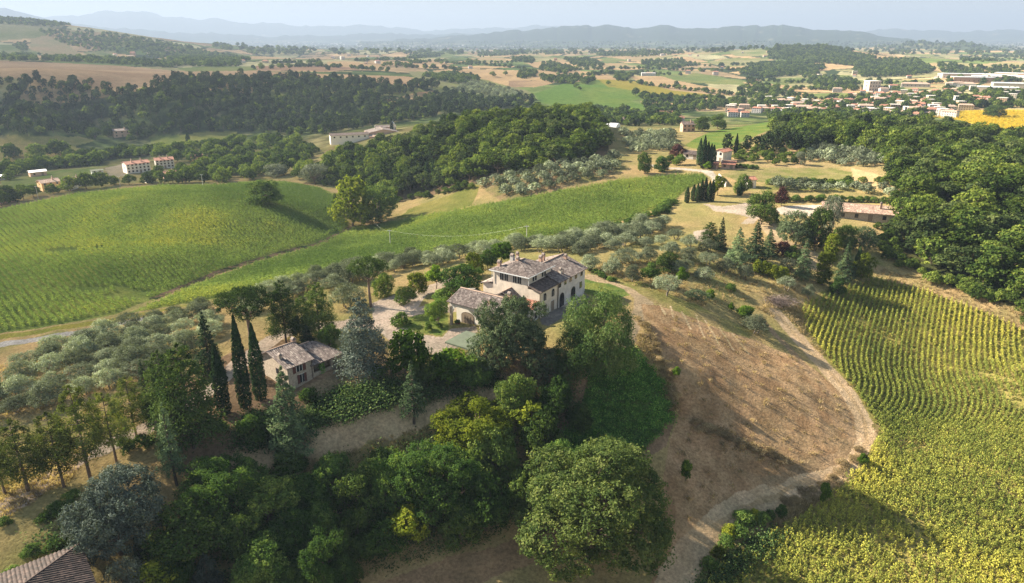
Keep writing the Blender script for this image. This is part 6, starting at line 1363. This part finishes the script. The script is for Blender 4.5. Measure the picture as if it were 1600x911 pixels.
tr_ = np.random.default_rng(77); tz += [(a, 159 + 23 * u - max(0, 1290 - a) * .02) for a, u in zip(tr_.uniform(1200, 1490, 95), tr_.uniform(0, 1, 95))] + [(a, b_) for a, b_ in zip(tr_.uniform(1320, 1600, 40), tr_.uniform(140, 160, 40))] + [(a, b_) for a, b_ in zip(tr_.uniform(1140, 1200, 14), tr_.uniform(168, 182, 14))]
for i, (a, b_) in enumerate(tz): town(a, b_ + 2, i * 7 + i // 3, 'small plastered house of the town spread over the plain behind the oak wood', 'houses of the town')
town(1342, 180, 4, 'bright white flat roofed block at the near edge of the town', None, rz=.2); town(1352, 181, 4, 'white block with a shaded blue side right beside the other white block', None, rz=.5)
town(1361, 142, 4, 'tall white and teal block standing apart behind the green town field', None, name='apartment_block', cat='block', rz=.5).scale = (1.3, 1.6, 1.5)
for i, (a, b_) in enumerate([(1488,121),(1500,122),(1524,122),(1548,123),(1566,122),(1585,121),(1600,124),(1518,128),(1540,125)]): town(a, b_ + 1, i, 'white factory shed in the industrial strip behind the town', 'factory sheds', SHD[:2], 'factory_shed', 'factory')
town(1588, 140, 1, 'big pale blue factory hall at the edge of the town', None, SHD, 'factory_hall', 'factory', .15); town(1557, 145, 0, 'low blue roofed factory hall behind the town trees', None, SHD, 'factory_hall', 'factory', 0); town(1500, 136, 2, 'long reddish roofed barn on the plain behind the town', None, SHD, 'barn', 'barn', .05); town(1430, 136, 2, 'long barn with pale roof on the straw coloured field', None, SHD, 'barn', 'barn', .05)
fr = [(607,100),(590,98),(572,99),(415,97),(440,98),(458,97),(702,104),(735,106),(828,82),(838,79),(790,76),(775,77),(760,76),(745,77),(920,84),(935,85),(983,95),(1014,117),(1022,115),(1075,114),(1090,87),(1078,86),(1018,85),(1035,86),(1128,106),(1118,116),(1165,108),(1340,110),(1335,116),(205,90),(180,86),(208,85),(232,84),(378,97),(1380,77),(700,76),(880,77),(868,93),(1160,82),(1195,88),(530,84),(545,86),(560,85),(520,90),(575,88),(590,90),(535,92)]
for i, (a, b_) in enumerate(fr): town(a, b_ + 1, i, 'far farmhouse scattered over the hazy hills of the middle distance', 'far farmhouses', name='far_house')
town(1013, 118, 0, 'white farm shed beside the young orchard on the far hillside', None, SHD, 'barn', 'barn', .1).scale = (.6, .6, .7)
# ---------------------------------------------------------------- poles and wires
def pole(px, base, top, label):
    g = at(px, base); r_ = math.hypot(g[0], g[1]); d = ray(px, top); h = CAMZ + d[2] * r_ / math.hypot(d[0], d[1]) - g[2]
    t = tag(empty('utility_pole', g), label, 'pole'); v, f = tubes([(np.array([[0, 0, -.5], [0, 0, h * .5], [0, 0, h]]), [.17, .14, .10])], 8); obj('shaft', mesh_np('shaft', v, f, [M['concrete']], smooth=True), t)
    b = MB(); b.box(-.8, .8, -.06, .06, h - .45, h - .3); b.build('crossarm', M['metal'], t)
    b = MB()
    for x in (-.65, 0, .65): b.box(x - .05, x + .05, -.05, .05, h - .297, h - .1)
    b.build('insulator', M['plaster_w'], t)
    return np.array([g[0], g[1], g[2] + h - .2])
p1 = pole(610, 384, 359, 'wooden utility pole in the crop field left of the other field pole'); p2 = pole(823, 374, 352, 'utility pole at the edge of the olives behind the villa')
pole(60, 311, 290, 'grey utility pole at the yellow corner of the domed field'); pole(188, 291, 275, 'utility pole before the dark village trees at the field crest'); pole(317, 289, 272, 'utility pole at the right end of the village tree belt')
p0 = at(575, 352) + np.array([0, 0, 8.])
wp = []
for a, b_ in ((p0, p1), (p1, p2)):
    t = np.linspace(0, 1, 24)[:, None]; wp.append((a + (b_ - a) * t - np.array([0, 0, 1]) * (4 * t * (1 - t)) * 3.0, np.full(24, .010)))
v, f = tubes(wp, 4); tag(obj('power_cable', mesh_np('power_cable', v, f, [M['metal']])), 'thin pale cable sagging between the field poles', 'cable')
# brush heap on the slope
r_ = np.random.default_rng(9); n_ = 1500; p_ = np.column_stack([r_.normal(size=n_) * 2.6, r_.normal(size=n_) * 1.5, np.abs(r_.normal(size=n_)) * .7]); dv = norm(r_.normal(size=(n_, 3)) * np.array([1, 1, .45])); s_ = norm(np.cross(dv, r_.normal(size=(n_, 3))))
L_ = r_.uniform(.3, 1.0, (n_, 1)); v = np.stack([p_ - dv * L_ - s_ * .03, p_ - dv * L_ + s_ * .03, p_ + dv * L_ + s_ * .02, p_ + dv * L_ - s_ * .02], 1).reshape(-1, 3)
g_ = at(1214, 473); tag(obj('brush_heap', mesh_np('brush_heap', v, np.arange(4 * n_).reshape(-1, 4), [LM['brush']], attr=r_.uniform(0, 1, n_)), loc=g_), 'purplish grey heap of cut branches on the mown slope above the sunflowers', 'brush heap')
# ---------------------------------------------------------------- air
def haze():
    m = mat_new('hazy_air'); q = N(m)
    v = q('ShaderNodeVolumePrincipled', {'Color': (.385, .49, .67, 1), 'Density': HAZE, 'Anisotropy': .12}); q.out(None, v)
    R = 21500; z0, z1 = -140, 560
    vv = [(sx * R, sy, sz) for sz in (z0, z1) for sy in (-300, R) for sx in (-1, 1)]
    f = [(0, 2, 3, 1), (4, 5, 7, 6), (0, 1, 5, 4), (2, 6, 7, 3), (0, 4, 6, 2), (1, 3, 7, 5)]
    o = obj('haze', mesh_np('haze', np.array(vv, float), np.array(f), [m])); tag(o, 'thin blue summer haze filling the air over the valley', 'haze', kind='stuff')
haze()
